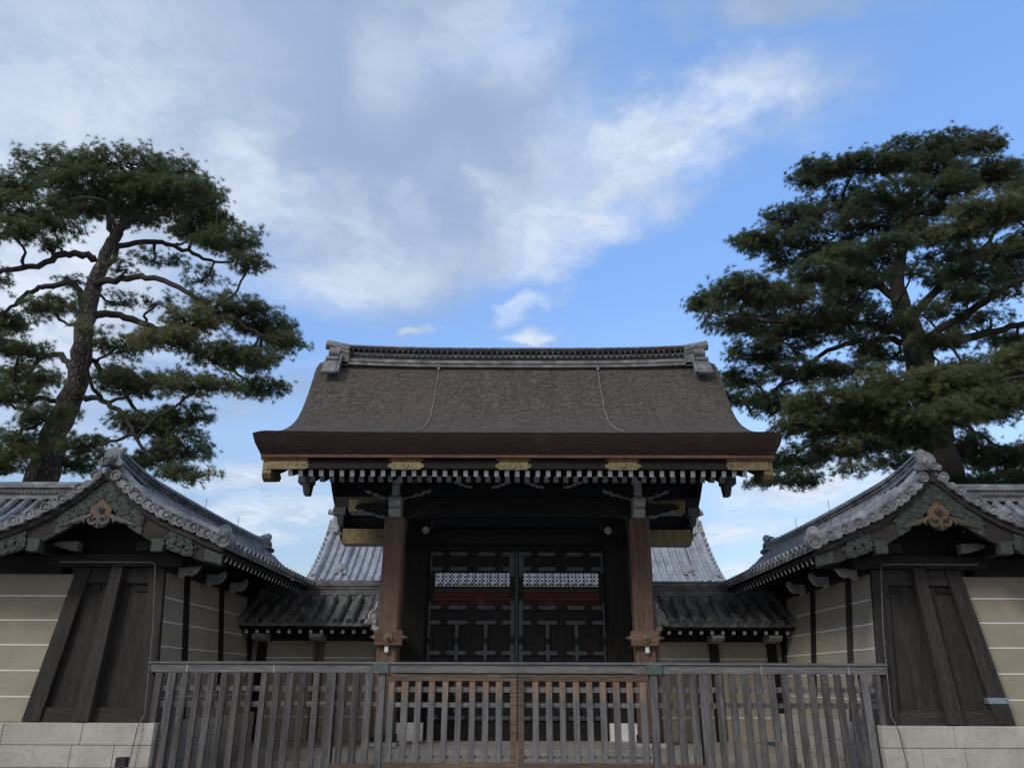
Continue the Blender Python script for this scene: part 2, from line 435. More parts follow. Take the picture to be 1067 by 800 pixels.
# ------------------------------------------------------------------ mesh helper
class MB:
    def __init__(s, side=1):
        s.v, s.f, s.mi, s.side = [], [], [], side     # side=-1 mirrors in X

    def add(s, verts, faces, mat=0):
        o = len(s.v)
        for p in verts: s.v.append((p[0] * s.side, p[1], p[2]))
        for k, f in enumerate(faces):
            s.f.append([o + i for i in (f if s.side == 1 else reversed(f))])
            s.mi.append(mat[k] if isinstance(mat, (list, tuple)) else mat)
        return s

    def box(s, x0, x1, y0, y1, z0, z1, mat=0, bev=0.0):
        return s.hexa([(x0, y0, z0), (x1, y0, z0), (x1, y1, z0), (x0, y1, z0),
                       (x0, y0, z1), (x1, y0, z1), (x1, y1, z1), (x0, y1, z1)], mat)

    def hexa(s, p, mat=0):
        return s.add(p, [(0, 3, 2, 1), (4, 5, 6, 7), (0, 1, 5, 4), (1, 2, 6, 5), (2, 3, 7, 6), (3, 0, 4, 7)], mat)

    def beam(s, a, b, w, h, mat=0, endmat=None, up=(0, 0, 1)):
        a, b = Vector(a), Vector(b); d = (b - a).normalized()
        r = d.cross(Vector(up)).normalized(); u = r.cross(d)
        q = []
        for c in (a, b):
            for sx, sz in ((-1, -1), (1, -1), (1, 1), (-1, 1)):
                q.append(c + r * (sx * w / 2) + u * (sz * h / 2))
        em = mat if endmat is None else endmat
        return s.add(q, [(3, 2, 1, 0), (4, 5, 6, 7), (0, 1, 5, 4), (1, 2, 6, 5), (2, 3, 7, 6), (3, 0, 4, 7)],
                     [em, mat, mat, mat, mat, mat])

    def tube(s, pts, radii, n=8, mat=0, caps=True, capmat=None):
        pts = [Vector(p) for p in pts]
        if not hasattr(radii, '__len__'): radii = [radii] * len(pts)
        vs, fs = [], []
        t0 = (pts[1] - pts[0]).normalized()
        ref = Vector((0, 0, 1)) if abs(t0.z) < .9 else Vector((1, 0, 0))
        r = t0.cross(ref).normalized(); tp = t0
        for i, p in enumerate(pts):
            if i == 0: t = t0
            elif i == len(pts) - 1: t = (pts[i] - pts[i - 1])
            else: t = pts[i + 1] - pts[i - 1]
            if t.length < 1e-9: t = t0
            t = t.normalized()
            if t.dot(tp) < -.2: t = -t
            tp = t
            r = (r - t * r.dot(t)).normalized(); u = t.cross(r)
            for k in range(n):
                a = 2 * math.pi * (k + .5) / n
                vs.append(p + (r * math.cos(a) + u * math.sin(a)) * radii[i])
        for i in range(len(pts) - 1):
            for k in range(n):
                a, b = i * n + k, i * n + (k + 1) % n
                fs.append((a, b, b + n, a + n))
        ms = [mat] * len(fs)
        if caps:
            cm = mat if capmat is None else capmat
            fs.append(tuple(reversed(range(n)))); fs.append(tuple(range((len(pts) - 1) * n, len(pts) * n))); ms += [cm, cm]
        return s.add(vs, fs, ms)

    def prism(s, prof, plane, t0, t1, mat=0, sidemat=None):
        """closed outline prof in a plane ('xz','yz','xy'), extruded between t0 and t1 on the third axis"""
        n = len(prof)
        def mk(a, b, t):
            return {'xz': (a, t, b), 'yz': (t, a, b), 'xy': (a, b, t)}[plane]
        vs = [mk(a, b, t0) for a, b in prof] + [mk(a, b, t1) for a, b in prof]
        sm = mat if sidemat is None else sidemat
        fs = [tuple(range(n)), tuple(reversed(range(n, 2 * n)))]
        ms = [mat, mat]
        for i in range(n):
            j = (i + 1) % n
            fs.append((i, i + n, j + n, j)); ms.append(sm)
        return s.add(vs, fs, ms)

    def strip(s, rows, mat=0, closed=False):
        """grid of points: rows[i][j]"""
        n = len(rows[0]); vs = [p for r in rows for p in r]; fs = []
        for i in range(len(rows) - 1):
            for j in range(n - 1 if not closed else n):
                k = (j + 1) % n
                fs.append((i * n + j, i * n + k, (i + 1) * n + k, (i + 1) * n + j))
        return s.add(vs, fs, mat)

    def build(s, name, mats, parent=None, smooth=False, at=None, fix=True, bevel=0):
        base = Vector(at) if at is not None else (parent_base(parent) if parent else Vector((0, 0, 0)))
        me = bpy.data.meshes.new(name)
        me.from_pydata([tuple(Vector(p) - base) for p in s.v], [], s.f)
        for m in (mats if isinstance(mats, (list, tuple)) else [mats]): me.materials.append(m)
        me.polygons.foreach_set('material_index', s.mi)
        me.update()
        if fix:
            import bmesh
            bm = bmesh.new(); bm.from_mesh(me)
            bmesh.ops.recalc_face_normals(bm, faces=bm.faces)
            bm.to_mesh(me); bm.free()
        if smooth:
            me.polygons.foreach_set('use_smooth', [True] * len(me.polygons))
        o = bpy.data.objects.new(name, me); COL.objects.link(o)
        if parent: o.parent = parent
        if parent is None and at is not None: o.location = base
        if bevel:
            b = o.modifiers.new('bevel', 'BEVEL'); b.width = bevel; b.segments = 2; b.limit_method = 'ANGLE'
        if smooth and smooth != 'all':
            try: me.set_sharp_from_angle(angle=R(40))
            except Exception: pass
        return o


BASES = {}


def parent_base(p):
    b = Vector((0, 0, 0))
    while p is not None:
        b += Vector(p.location); p = p.parent
    return b


def thing(name, loc, label, cat, group=None):
    o = bpy.data.objects.new(name, None); COL.objects.link(o)
    o.location = loc; o.empty_display_size = .3
    return tag(o, label, cat, group, 'thing')


def tag(o, label=None, cat=None, group=None, kind=None):
    if label: o['label'] = label
    if cat: o['category'] = cat
    if group: o['group'] = group
    if kind: o['kind'] = kind
    return o


def copy_part(src, parent, loc):
    c = src.copy(); COL.objects.link(c); c.parent = parent; c.location = loc
    return c


def lerp_prof(prof, h):
    for (a, za), (b, zb) in zip(prof, prof[1:]):
        if h <= b: return za + (zb - za) * (h - a) / (b - a)
    (a, za), (b, zb) = prof[-2:]
    return zb + (zb - za) / (b - a) * (h - b)


def spaced(prof, step):
    """points along profile curve at an even step of arc length"""
    out, dense = [], []
    h0, h1 = prof[0][0], prof[-1][0]
    for i in range(201):
        h = h0 + (h1 - h0) * i / 200; dense.append((h, smooth_prof(prof, h)))
    L = [0]
    for a, b in zip(dense, dense[1:]): L.append(L[-1] + math.hypot(b[0] - a[0], b[1] - a[1]))
    n = max(1, round(L[-1] / step))
    for k in range(n + 1):
        t = L[-1] * k / n
        i = min(range(len(L)), key=lambda q: abs(L[q] - t))
        out.append(dense[i])
    return out


def smooth_prof(prof, h):
    """Catmull-Rom-like smooth reading of a profile table"""
    hs = [p[0] for p in prof]
    for i in range(len(prof) - 1):
        if h <= hs[i + 1] or i == len(prof) - 2:
            p0 = prof[max(i - 1, 0)]; p1 = prof[i]; p2 = prof[i + 1]; p3 = prof[min(i + 2, len(prof) - 1)]
            t = (h - p1[0]) / (p2[0] - p1[0])
            m1 = (p2[1] - p0[1]) / max(p2[0] - p0[0], 1e-6) * (p2[0] - p1[0])
            m2 = (p3[1] - p1[1]) / max(p3[0] - p1[0], 1e-6) * (p2[0] - p1[0])
            return ((2 * t**3 - 3 * t**2 + 1) * p1[1] + (t**3 - 2 * t**2 + t) * m1 +
                    (-2 * t**3 + 3 * t**2) * p2[1] + (t**3 - t**2) * m2)


# ------------------------------------------------------------------ tiled slopes
def tiled_slope(mb, prof, rows, tf, pitch, r, course=.30, stop=None, end_disc=True, n=8, jit=.004):
    """round-tile rows and pans laid down a slope.
    prof: (distance from ridge, height) ; rows: positions along the ridge ; tf(a, h, z) -> point"""
    pts = spaced(prof, course)
    rows = list(rows)
    for a in rows:
        h1 = stop(a) if stop else 1e9
        use = [p for p in pts if p[0] <= h1 + 1e-6]
        if len(use) < 2: continue
        path, rad = [], []
        for k in range(len(use) - 1):
            (ha, za), (hb, zb) = use[k], use[k + 1]
            j = random.uniform(-jit, jit); ja = random.uniform(-jit, jit)
            path += [tf(a + ja, ha + .02, za + .03 + j), tf(a + ja, hb, zb + .03 + j)]
            rad += [r * .955, r * 1.0]
        mb.tube(path, rad, n, 0)
        if end_disc and len(use) == len(pts):                                  # eave tile: a thicker cap with a raised rim
            (hb, zb), (hp, zp) = use[-1], use[-2]
            d = Vector(tf(a, hb, zb)) - Vector(tf(a, hp, zp)); d.normalize()
            e = Vector(tf(a, hb, zb + .03))
            mb.tube([e - d * .12, e + d * .03, e + d * .05, e + d * .05, e + d * .025, e + d * .025],
                    [r * 1.1, r * 1.12, r * 1.08, r * .8, r * .74, .001], 12, 0, caps=False)
    # the pans between the rows
    for a in rows + [rows[-1] + pitch]:
        h1 = stop(a - pitch / 2) if stop else 1e9
        use = [p for p in pts if p[0] <= h1 + 1e-6]
        if len(use) < 2: continue
        grid = []
        for k in range(len(use) - 1):
            for q, dz in ((use[k], .0), (use[k + 1], .018)):
                row = []
                for t in (-.5, -.3, -.1, .1, .3, .5):
                    row.append(tf(a - pitch / 2 + t * pitch, q[0], q[1] + dz - .035 * (1 - (2 * t)**2)))
                grid.append(row)
        mb.strip(grid, 0)
        if len(use) < len(pts): continue
        # the pan's drooping lip at the eave
        lip = []
        for k in (0, 1):
            lip.append([tf(a - pitch / 2 + t * pitch, pts[-1][0] + .005, pts[-1][1] + (-.075 if k else .018 - .035 * (1 - (2 * t)**2))) for t in (-.5, -.25, 0, .25, .5)])
        mb.strip(lip, 0)


def disc_tile(mb, c, d, r, length=.3, mat=0):
    """one round tile seen end-on, axis d pointing out at the viewer's side"""
    c, d = Vector(c), Vector(d).normalized()
    mb.tube([c - d * length, c - d * .05, c - d * .04, c, c, c - d * .025, c - d * .025, c - d * .012, c - d * .012],
            [r * .86, r * .88, r, r, r * .80, r * .76, r * .45, r * .38, .001], 14, mat, caps=False)


def demon_tile(mb, c, d, s=1.0, mat=0, knob=True):
    """ridge-end ornament: lobed plate, boss and side scrolls, facing direction d (horizontal)"""
    c, d = Vector(c), Vector(d).normalized(); r = Vector((0, 0, 1)).cross(d).normalized(); up = Vector((0, 0, 1))
    prof = [(-.20, -.20), (-.24, -.10), (-.17, -.02), (-.17, .08), (-.12, .17), (-.05, .215), (.05, .215), (.12, .17),
            (.17, .08), (.17, -.02), (.24, -.10), (.20, -.20), (.08, -.17), (-.08, -.17)]
    prof = [(a * s, b * s) for a, b in prof]; n = len(prof)
    vs = []
    for off in (.0, .10 * s):
        for a, b in prof: vs.append(c + r * a + up * b + d * off)
    fs = [tuple(range(n)), tuple(range(2 * n - 1, n - 1, -1))] + [(i, (i + 1) % n, (i + 1) % n + n, i + n) for i in range(n)]
    mb.add(vs, fs, mat)
    f = c + d * .10 * s
    mb.tube([f, f + d * .03 * s, f + d * .05 * s, f + d * .05 * s], [.115 * s, .115 * s, .09 * s, .001], 12, mat, caps=False)
    mb.tube([f + d * .05 * s, f + d * .075 * s, f + d * .08 * s], [.05 * s, .05 * s, .001], 10, mat, caps=False)
    for sx in (-1, 1):
        q = c + r * sx * .19 * s + up * (-.12 * s)
        mb.tube([q, q + d * .13 * s, q + d * .13 * s], [.07 * s, .07 * s, .001], 10, mat, caps=False)
    if knob:
        k = c + up * (-.13 * s) - d * .1 * s
        disc_tile(mb, k + d * .42 * s, d, .082 * s, .42 * s, mat)


def ridge(mb, path, w, h, cap_r, courses=3, pattern=None, mat=0):
    """stacked ridge courses along a path of points (base centre line), round cap on top"""
    path = [Vector(p) for p in path]
    def offs(k):
        a = path[max(k - 1, 0)]; b = path[min(k + 1, len(path) - 1)]
        d = (b - a); d.z = 0; d.normalize()
        return Vector((-d.y, d.x, 0))
    lay = []
    z = 0
    for c in range(courses):
        hh = h / courses
        ww = w * (1.0 if c % 2 == 0 else .86)
        if c == 0: ww = w * 1.12
        lay.append((z, z + hh * .92, ww)); z += hh
    lay.append((h, h + .035, w * 1.2))
    for z0, z1, ww in lay:
        rows = []
        for k, p in enumerate(path):
            o = offs(k) * (ww / 2)
            rows.append([p + o + Vector((0, 0, z0)), p + o + Vector((0, 0, z1)), p - o + Vector((0, 0, z1)), p - o + Vector((0, 0, z0))])
        mb.strip(rows, mat, closed=True)
        mb.add(rows[0], [(0, 1, 2, 3)], mat); mb.add(rows[-1], [(3, 2, 1, 0)], mat)
    mb.tube([p + Vector((0, 0, h + .035 + cap_r * .35)) for p in path], cap_r, 10, mat)


# ------------------------------------------------------------------ ground
g_ = MB(); g_.add([(-900, -300, 0), (900, -300, 0), (900, 1500, 0), (-900, 1500, 0)], [(0, 1, 2, 3)])
tag(g_.build('ground', M['gravel']), kind='structure')
pv = MB()
pv.box(-5.2, 5.2, 15.6, 15.98, .004, .22); pv.box(-5.2, 5.2, 15.985, 21.6, .004, .36)
random.seed(3)
y = 15.99
while y < 21.5:                                       # paving slabs with open joints
    x = -5.19 + random.uniform(0, .5); dy = .45
    px = -5.19
    while px < 5.19:
        nx = min(px + random.uniform(.7, 1.3), 5.19)
        pv.box(px + .006, nx - .006, y + .006, min(y + dy, 21.59) - .006, .362, .40 + random.uniform(-.004, .004)); px = nx
    y += dy
tag(pv.build('gate_platform', M['paving']), kind='structure')
ic = MB(); ic.add([(-30, 21.7, .02), (30, 21.7, .02), (30, 60, .02), (-30, 60, .02)], [(0, 1, 2, 3)])
tag(ic.build('courtyard', M['gravel']), kind='structure')

# ------------------------------------------------------------------ the great gate
GY = 18.45
gate = thing('thatched_gate', (0, GY, .4), 'great wooden gate under a thick brown bark-thatched roof, doors closed', 'gate')

# roof: profile by distance from the ridge line
PROF = [(0, 9.35), (.30, 9.05), (.62, 8.47), (1.0, 7.86), (1.45, 7.33), (2.0, 6.95), (2.7, 6.62), (3.5, 6.32), (4.25, 6.08)]
HW = 5.12


def roof_pt(x, h, sgn, drop=0.0):
    z = smooth_prof(PROF, h)
    e = max(0.0, (abs(x) - (HW - .3)) / .3)
    z -= .06 * e * e                                   # the verge rolls over
    z += .035 * (abs(x) / HW)**4 * (h / 4.25)          # and the eave corners lift a little
    return Vector((x, GY + sgn * h, z - drop))


xs = [-HW + 2 * HW * i / 80 for i in range(81)]
xs = sorted(set(xs + [s * (HW - k * .06) for s in (-1, 1) for k in range(7)]))
hs = [4.25 * i / 60 for i in range(61)]
rb = MB()
for sg in (-1, 1):
    rb.strip([[roof_pt(x, h, sg) for x in xs] for h in hs], 0)
    # cut edge of the thatch: leans inward under the eave
    lo = lambda x, h: Vector((x * (4.98 / HW), GY + sg * (h - .30 if h > 4.2 else h), roof_pt(x, h, sg).z - .40))
    rb.strip([[roof_pt(x, 4.25, sg) for x in xs], [Vector((x * .992, GY + sg * 4.16, roof_pt(x, 4.25, sg).z - .17)) for x in xs],
              [Vector((x * (4.98 / HW), GY + sg * 3.97, roof_pt(x, 4.25, sg).z - .385)) for x in xs]], 1)
    rb.strip([[Vector((x * (4.98 / HW), GY + sg * 3.97, roof_pt(x, 4.25, sg).z - .385)) for x in xs], [Vector((x * (4.98 / HW), GY + sg * 3.86, 5.665)) for x in xs]], 1)
    for sx in (-1, 1):
        top = [roof_pt(sx * HW, h, sg) for h in hs]
        bot = []
        for h in hs:
            k = min(1, h / 4.25)
            bot.append(Vector((sx * 4.98, GY + sg * min(h, 3.97), smooth_prof(PROF, h) - (.06 - .035 * k) - .385 * (1 if h > .4 else 1))))
        rb.strip([top, bot], 1)
roof = rb.build('thatched_roof', [M['thatch'], M['thatch_edge']], gate, smooth=True)
# lath line under the thatch and soffit boards
for sg in (-1, 1):
    lb = MB()
    lb.beam((-4.99, GY + sg * 3.965, 5.675), (4.99, GY + sg * 3.965, 5.675), .06, .055, 0)
    lb.build('eave_lath', M['edge_line'], roof)
UND = [(0, 8.85), (.5, 8.25), (1.0, 7.45), (1.5, 6.92), (2.1, 6.45), (2.9, 6.02), (3.94, 5.66)]
sb = MB()
for sg in (-1, 1):
    hh = [3.94 * i / 30 for i in range(31)]
    sb.strip([[(x, GY + sg * h, smooth_prof(UND, h)) for x in (-4.97, -2, 0, 2, 4.97)] for h in hh], 0)
    sb.strip([[(x, GY + sg * h, smooth_prof(UND, h) - .05) for x in (-4.97, -2, 0, 2, 4.97)] for h in hh], 0)
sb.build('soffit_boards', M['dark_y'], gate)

# ridge of tiles with a lattice band
rd = MB()
NR = 41
def rz(x): return 9.04 + .10 * (abs(x) / 4.6)**3
for z0, z1, hw_ in ((-.03, .035, .42), (.035, .085, .34), (.085, .115, .38), (.115, .19, .32), (.46, .49, .35), (.49, .525, .39)):
    rows = []
    for i in range(NR):
        x = -4.5 + 9.0 * i / (NR - 1)
        rows.append([(x, GY - hw_, rz(x) + z0), (x, GY - hw_, rz(x) + z1), (x, GY + hw_, rz(x) + z1), (x, GY + hw_, rz(x) + z0)])
    rd.strip(rows, 0, closed=True); rd.add(rows[0], [(0, 1, 2, 3)]); rd.add(rows[-1], [(3, 2, 1, 0)])
rd.tube([(-4.55 + 9.1 * i / 40, GY, rz(-4.55 + 9.1 * i / 40) + .535) for i in range(41)], .09, 10)
rdo = rd.build('ridge', M['tile'], gate)
# openwork band: crossing arcs of tile in front of a dark core
lt = MB()
lt.box(-4.45, 4.45, GY - .25, GY + .25, 9.20, 9.51, 1)
nlt = 62
for sg in (-1, 1):
    for i in range(nlt):
        x = -4.42 + 8.84 * (i + .5) / nlt; wz = rz(x)
        for k in range(2):
            cz = wz + .265 + .13 * k
            cxx = x + (.07 if k else 0)
            pts = [(cxx + .075 * math.cos(a), GY + sg * .31, cz + .072 * math.sin(a)) for a in [math.pi * j / 6 for j in range(7)]]
            lt.tube(pts, .017, 5, 0)
lt.build('lattice_band', [M['tile'], M['black']], rdo)
for sx in (-1, 1):
    e = MB(sx)
    # the stepped end block and its stack of round tiles (mirrored for the other end)
    e.box(-4.62, -4.28, GY - .42, GY + .42, 9.20, 9.72, 0)
    e.beam((-4.30, GY - .43, 9.62), (-4.60, GY - .43, 9.74), .03, .05, 0)
    e.beam((-4.30, GY - .43, 9.52), (-4.60, GY - .43, 9.64), .03, .05, 0)
    e.tube([(-4.30, GY, 9.80), (-4.97, GY, 9.93)], [.12, .13], 12)
    demon_tile(e, (-4.66, GY, 9.50), (-1, 0, 0), 1.5, 0, knob=False)
    for sg in (-1, 1):
        e.tube([(-4.50, GY + sg * .38, 9.52), (-4.78, GY + sg * .38, 9.55)], .115, 12)
        e.tube([(-4.52, GY + sg * .47, 9.33), (-4.84, GY + sg * .47, 9.34)], .07, 10)
        for k in range(4):
            yy = GY + sg * (.50 + .07 * k)
            e.tube([(-4.50, yy, 9.20 - .10 * k), (-4.86, yy, 9.19 - .10 * k)], [.068, .075], 10)
        e.beam((-4.46, GY + sg * .40, 9.45), (-4.46, GY + sg * .72, 8.86), .05, .12, 0)
    e.v = [(p[0], p[1], p[2] - .12) for p in e.v]
    e.build('ridge_end_tiles', M['tile'], rdo)
# lightning wires down the thatch
for u0, xa, xb in ((449, -1.98, -2.10), (630, 2.05, 2.17)):
    w = MB(); pts = []
    for i in range(26):
        h = .38 + (3.55 - .38) * i / 25
        x = xa + (xb - xa) * (i / 25)**1.2 + .008 * math.sin(i * 1.7)
        p = roof_pt(x, h, -1); p.z += .03; p.y -= .02; pts.append(p)
    w.tube(pts, .0075, 5)
    w.tube([pts[0] + Vector((-.03, 0, .02)), pts[0] + Vector((.03, 0, .02))], .035, 6)
    w.build('lightning_wire', M['offgrey'], roof)

# eave beam with gilt fittings, front and rear
for sg in (-1, 1):
    k = MB(); yb = GY + sg * 3.80
    k.box(-4.86, 4.86, min(yb, yb + sg * .10), max(yb, yb + sg * .10), 5.45, 5.655, 0)
    eb = k.build('eave_beam', M['dark_x'], gate)
    if sg == 1: continue
    yf = yb - .103
    for cx in (-2.165, -.075, 2.055):
        p = MB(); w_ = .36
        prof = [(-w_, 0), (-w_ + .035, .045), (-w_ + .05, .03), (-w_ + .09, .075), (w_ - .09, .075), (w_ - .05, .03), (w_ - .035, .045), (w_, 0),
                (w_ - .035, -.045), (w_ - .05, -.03), (w_ - .09, -.075), (-w_ + .09, -.075), (-w_ + .05, -.03), (-w_ + .035, -.045)]
        p.prism([(cx + a, 5.50 + b) for a, b in prof], 'xz', yf - .022, yf + .01)
        p.prism([(cx + a * .97, 5.62 + b * .42) for a, b in prof], 'xz', yf - .012, yf + .01)
        p.tube([(cx, yf - .022, 5.50), (cx, yf - .04, 5.50), (cx, yf - .04, 5.50)], [.058, .05, .001], 12, caps=False)
        p.build('gilt_fitting', M['gold'], eb)
    for sx in (-1, 1):
        p = MB(sx)
        q = [(-4.88, 5.60), (-4.88, 5.43), (-4.15, 5.43), (-4.06, 5.46), (-4.10, 5.485), (-4.03, 5.515), (-4.10, 5.545), (-4.06, 5.575), (-4.15, 5.60)]
        p.prism(q, 'xz', yf - .02, yf + .02)
        p.prism([(-5.0, 5.648), (-5.0, 5.612), (-4.1, 5.612), (-4.04, 5.63), (-4.1, 5.648)], 'xz', yf - .03, yf + .01)
        o = p.build('gilt_fitting', M['gold'], eb)
        d = MB(sx)
        for dx in (0, .10, .15): d.tube([(-4.28 + dx, yf - .026, 5.515), (-4.28 + dx, yf - .018, 5.515)], .017, 6)
        d.build('pierced_hole', M['black'], o)

# barge boards along the verges (front and rear halves), gilt at the front tips
for sx in (-1, 1):
    for sg in (-1, 1):
        b = MB(sx); hh = [.15 + 3.70 * i / 24 for i in range(25)]
        rows = []
        for h in hh:
            z = smooth_prof(UND, h) - .04; t = .34 + .10 * math.exp(-h)
            rows.append([(-4.93, GY + sg * h, z), (-4.82, GY + sg * h, z), (-4.82, GY + sg * h, z - t), (-4.93, GY + sg * h, z - t)])
        b.strip(rows, 0, closed=True); b.add(rows[0], [(0, 1, 2, 3)]); b.add(rows[-1], [(3, 2, 1, 0)])
        bo = b.build('barge_board', M['dark_y'], gate)
        c = MB(sx); y0 = GY + sg * 3.90
        pr = []
        for (dy, z) in ((0, 5.62), (0, 5.35), (.05, 5.26), (.18, 5.215), (.40, 5.27), (.62, 5.33), (.72, 5.42), (.62, 5.50), (.70, 5.60), (.62, 5.70)):
            pr.append((y0 - sg * dy, z))
        c.prism(pr, 'yz', -4.96, -4.79)
        c.build('gilt_cap', M['gold'], bo)

# rafters: flying row and base row, painted ends
fl = MB(); fl.beam((0, 0, 0), (0, 1.45, .50), .085, .115, 0, 1)
flying = fl.build('rafter', [M['dark_y'], M['white']], gate, at=(0, 0, 0))
bs = MB(); bs.beam((0, 0, 0), (0, 2.2, .88), .10, .135, 0, 1)
basep = bs.build('rafter', [M['dark_y'], M['offgrey']], gate, at=(0, 0, 0))
gb = parent_base(gate); NRAF = 45
for i in range(NRAF):
    x = -4.46 + 8.92 * i / (NRAF - 1)
    for src, off, yy, zz in ((flying, 0, 14.73, 5.398), (basep, .075 - .0034 * i, 15.38, 5.45)):
        if src is basep and abs(x) > 4.3: continue
        loc = Vector((x + off, yy, zz)) - gb
        if i == 0 and src is flying: src.location = loc
        elif src is basep and not basep.get('used'): src.location = loc; basep['used'] = 1
        else: copy_part(src, gate, loc)
del basep['used']

# purlins with hanging tapered ends
for sg in (-1, 1):
    pu = MB(); yy = GY + sg * 1.75
    pu.box(-4.80, 4.80, yy - .12, yy + .12, 5.86, 6.14)
    po = pu.build('purlin', M['dark_x'], gate)
    for sx in (-1, 1):
        e = MB(sx)
        e.hexa([(-4.68, yy - .10, 5.40), (-4.56, yy - .10, 5.40), (-4.56, yy + .10, 5.40), (-4.68, yy + .10, 5.40),
                (-4.73, yy - .13, 5.66), (-4.53, yy - .13, 5.66), (-4.53, yy + .13, 5.66), (-4.73, yy + .13, 5.66)])
        e.box(-4.82, -4.50, yy - .14, yy + .14, 5.662, 5.86)
        e.build('hanging_bracket', M['blackmetal'], po)
rp = MB(); rp.box(-4.85, 4.85, GY - .16, GY + .16, 8.10, 8.50); rp.build('ridge_purlin', M['dark_x'], gate)
# gable infill: king post panels at both ends
for sx in (-1, 1):
    e = MB(sx)
    e.prism([(GY - 2.2, 5.55), (GY + 2.2, 5.55), (GY + 1.4, 6.6), (GY + .75, 7.5), (GY, 8.4), (GY - .75, 7.5), (GY - 1.4, 6.6)], 'yz', -3.10, -3.02)
    e.build('gable_panel', M['dark_z'], gate)

# pillars
def pillar(x, y, w, z0, z1, mat, name='pillar'):
    h, c = w / 2, w * .11
    oct_ = [(-h + c, -h), (h - c, -h), (h, -h + c), (h, h - c), (h - c, h), (-h + c, h), (-h, h - c), (-h, -h + c)]
    p = MB(); p.prism([(x + a, y + b) for a, b in oct_], 'xy', z0, z1)
    return p.build(name, mat, gate)


for sx in (-1, 1):
    for yy in (17.0, 19.9):
        po = pillar(sx * 2.68, yy, .44, .56, 4.93, M['brown_z'])
        b = MB(); b.box(sx * 2.68 - .30, sx * 2.68 + .30, yy - .30, yy + .30, .38, .46, 0); b.build('base_stone', M['stone'], po)
        b = MB(); b.prism([(sx * 2.68 + .27 * math.cos(a), yy + .27 * math.sin(a)) for a in [math.pi * (k + .5) / 8 for k in range(16)]], 'xy', .462, .60)
        b.build('pillar_shoe', M['blackmetal'], po)
    po = pillar(sx * 2.34, GY + .05, .60, .76, 5.2, M['dark_z'])
    b = MB(); b.box(sx * 2.34 - .31, sx * 2.34 + .31, GY - .27, GY + .37, .40, .76); b.build('white_foot', M['white'], po)
    b = MB(); b.box(sx * 2.035 - .035, sx * 2.035 + .035, GY - .05, GY + .12, .54, 4.6); b.build('door_stop', M['dark_z'], po)
    # tie through the front pillar: nose, hexagonal gilt boss, pegs, little tag
    t = MB(sx)
    t.box(-2.93, -2.36, 16.66, 16.79, 2.28, 2.58, 0)
    t.box(-2.80, -2.56, 16.79, 18.3, 2.32, 2.54, 0)
    to = t.build('tie_beam', M['brown_x'], gate, bevel=.012)
    hx = MB(sx)
    hx.prism([(-2.655 + .105 * math.cos(a), 2.43 + .105 * math.sin(a)) for a in [math.pi * k / 3 + math.pi / 6 for k in range(6)]], 'xz', 16.635, 16.665)
    hx.tube([(-2.655, 16.635, 2.43), (-2.655, 16.60, 2.43), (-2.655, 16.585, 2.43), (-2.655, 16.585, 2.43)], [.055, .05, .03, .001], 10, caps=False)
    hx.build('gilt_boss', M['gold'], to)
    pg = MB(sx)
    for xo, d in ((-2.93, -1), (-2.36, 1)):
        pg.tube([(xo, 16.72, 2.44), (xo + d * .05, 16.72, 2.44), (xo + d * .05, 16.72, 2.44), (xo + d * .11, 16.72, 2.44)], [.055, .05, .022, .015], 8)
    pg.build('peg', M['gold'], to)
    tg = MB(sx); tg.box(-2.72, -2.64, 16.70, 16.72, 2.15, 2.275); tg.build('tag', M['white'], to)

# scroll noses
def nose_prof(L, H):
    """carved cloud nose: outline from the root (0) to the tip (L)"""
    base = [(0, 0), (0, 1), (.55, 1), (.80, .97), (.94, .86), (1.0, .68), (.96, .52), (.85, .47), (.78, .52),
            (.74, .42), (.66, .30), (.56, .27), (.50, .33), (.46, .22), (.36, .10), (.24, .06), (.17, .12), (.12, .0)]
    return [(a * L, b * H) for a, b in base]


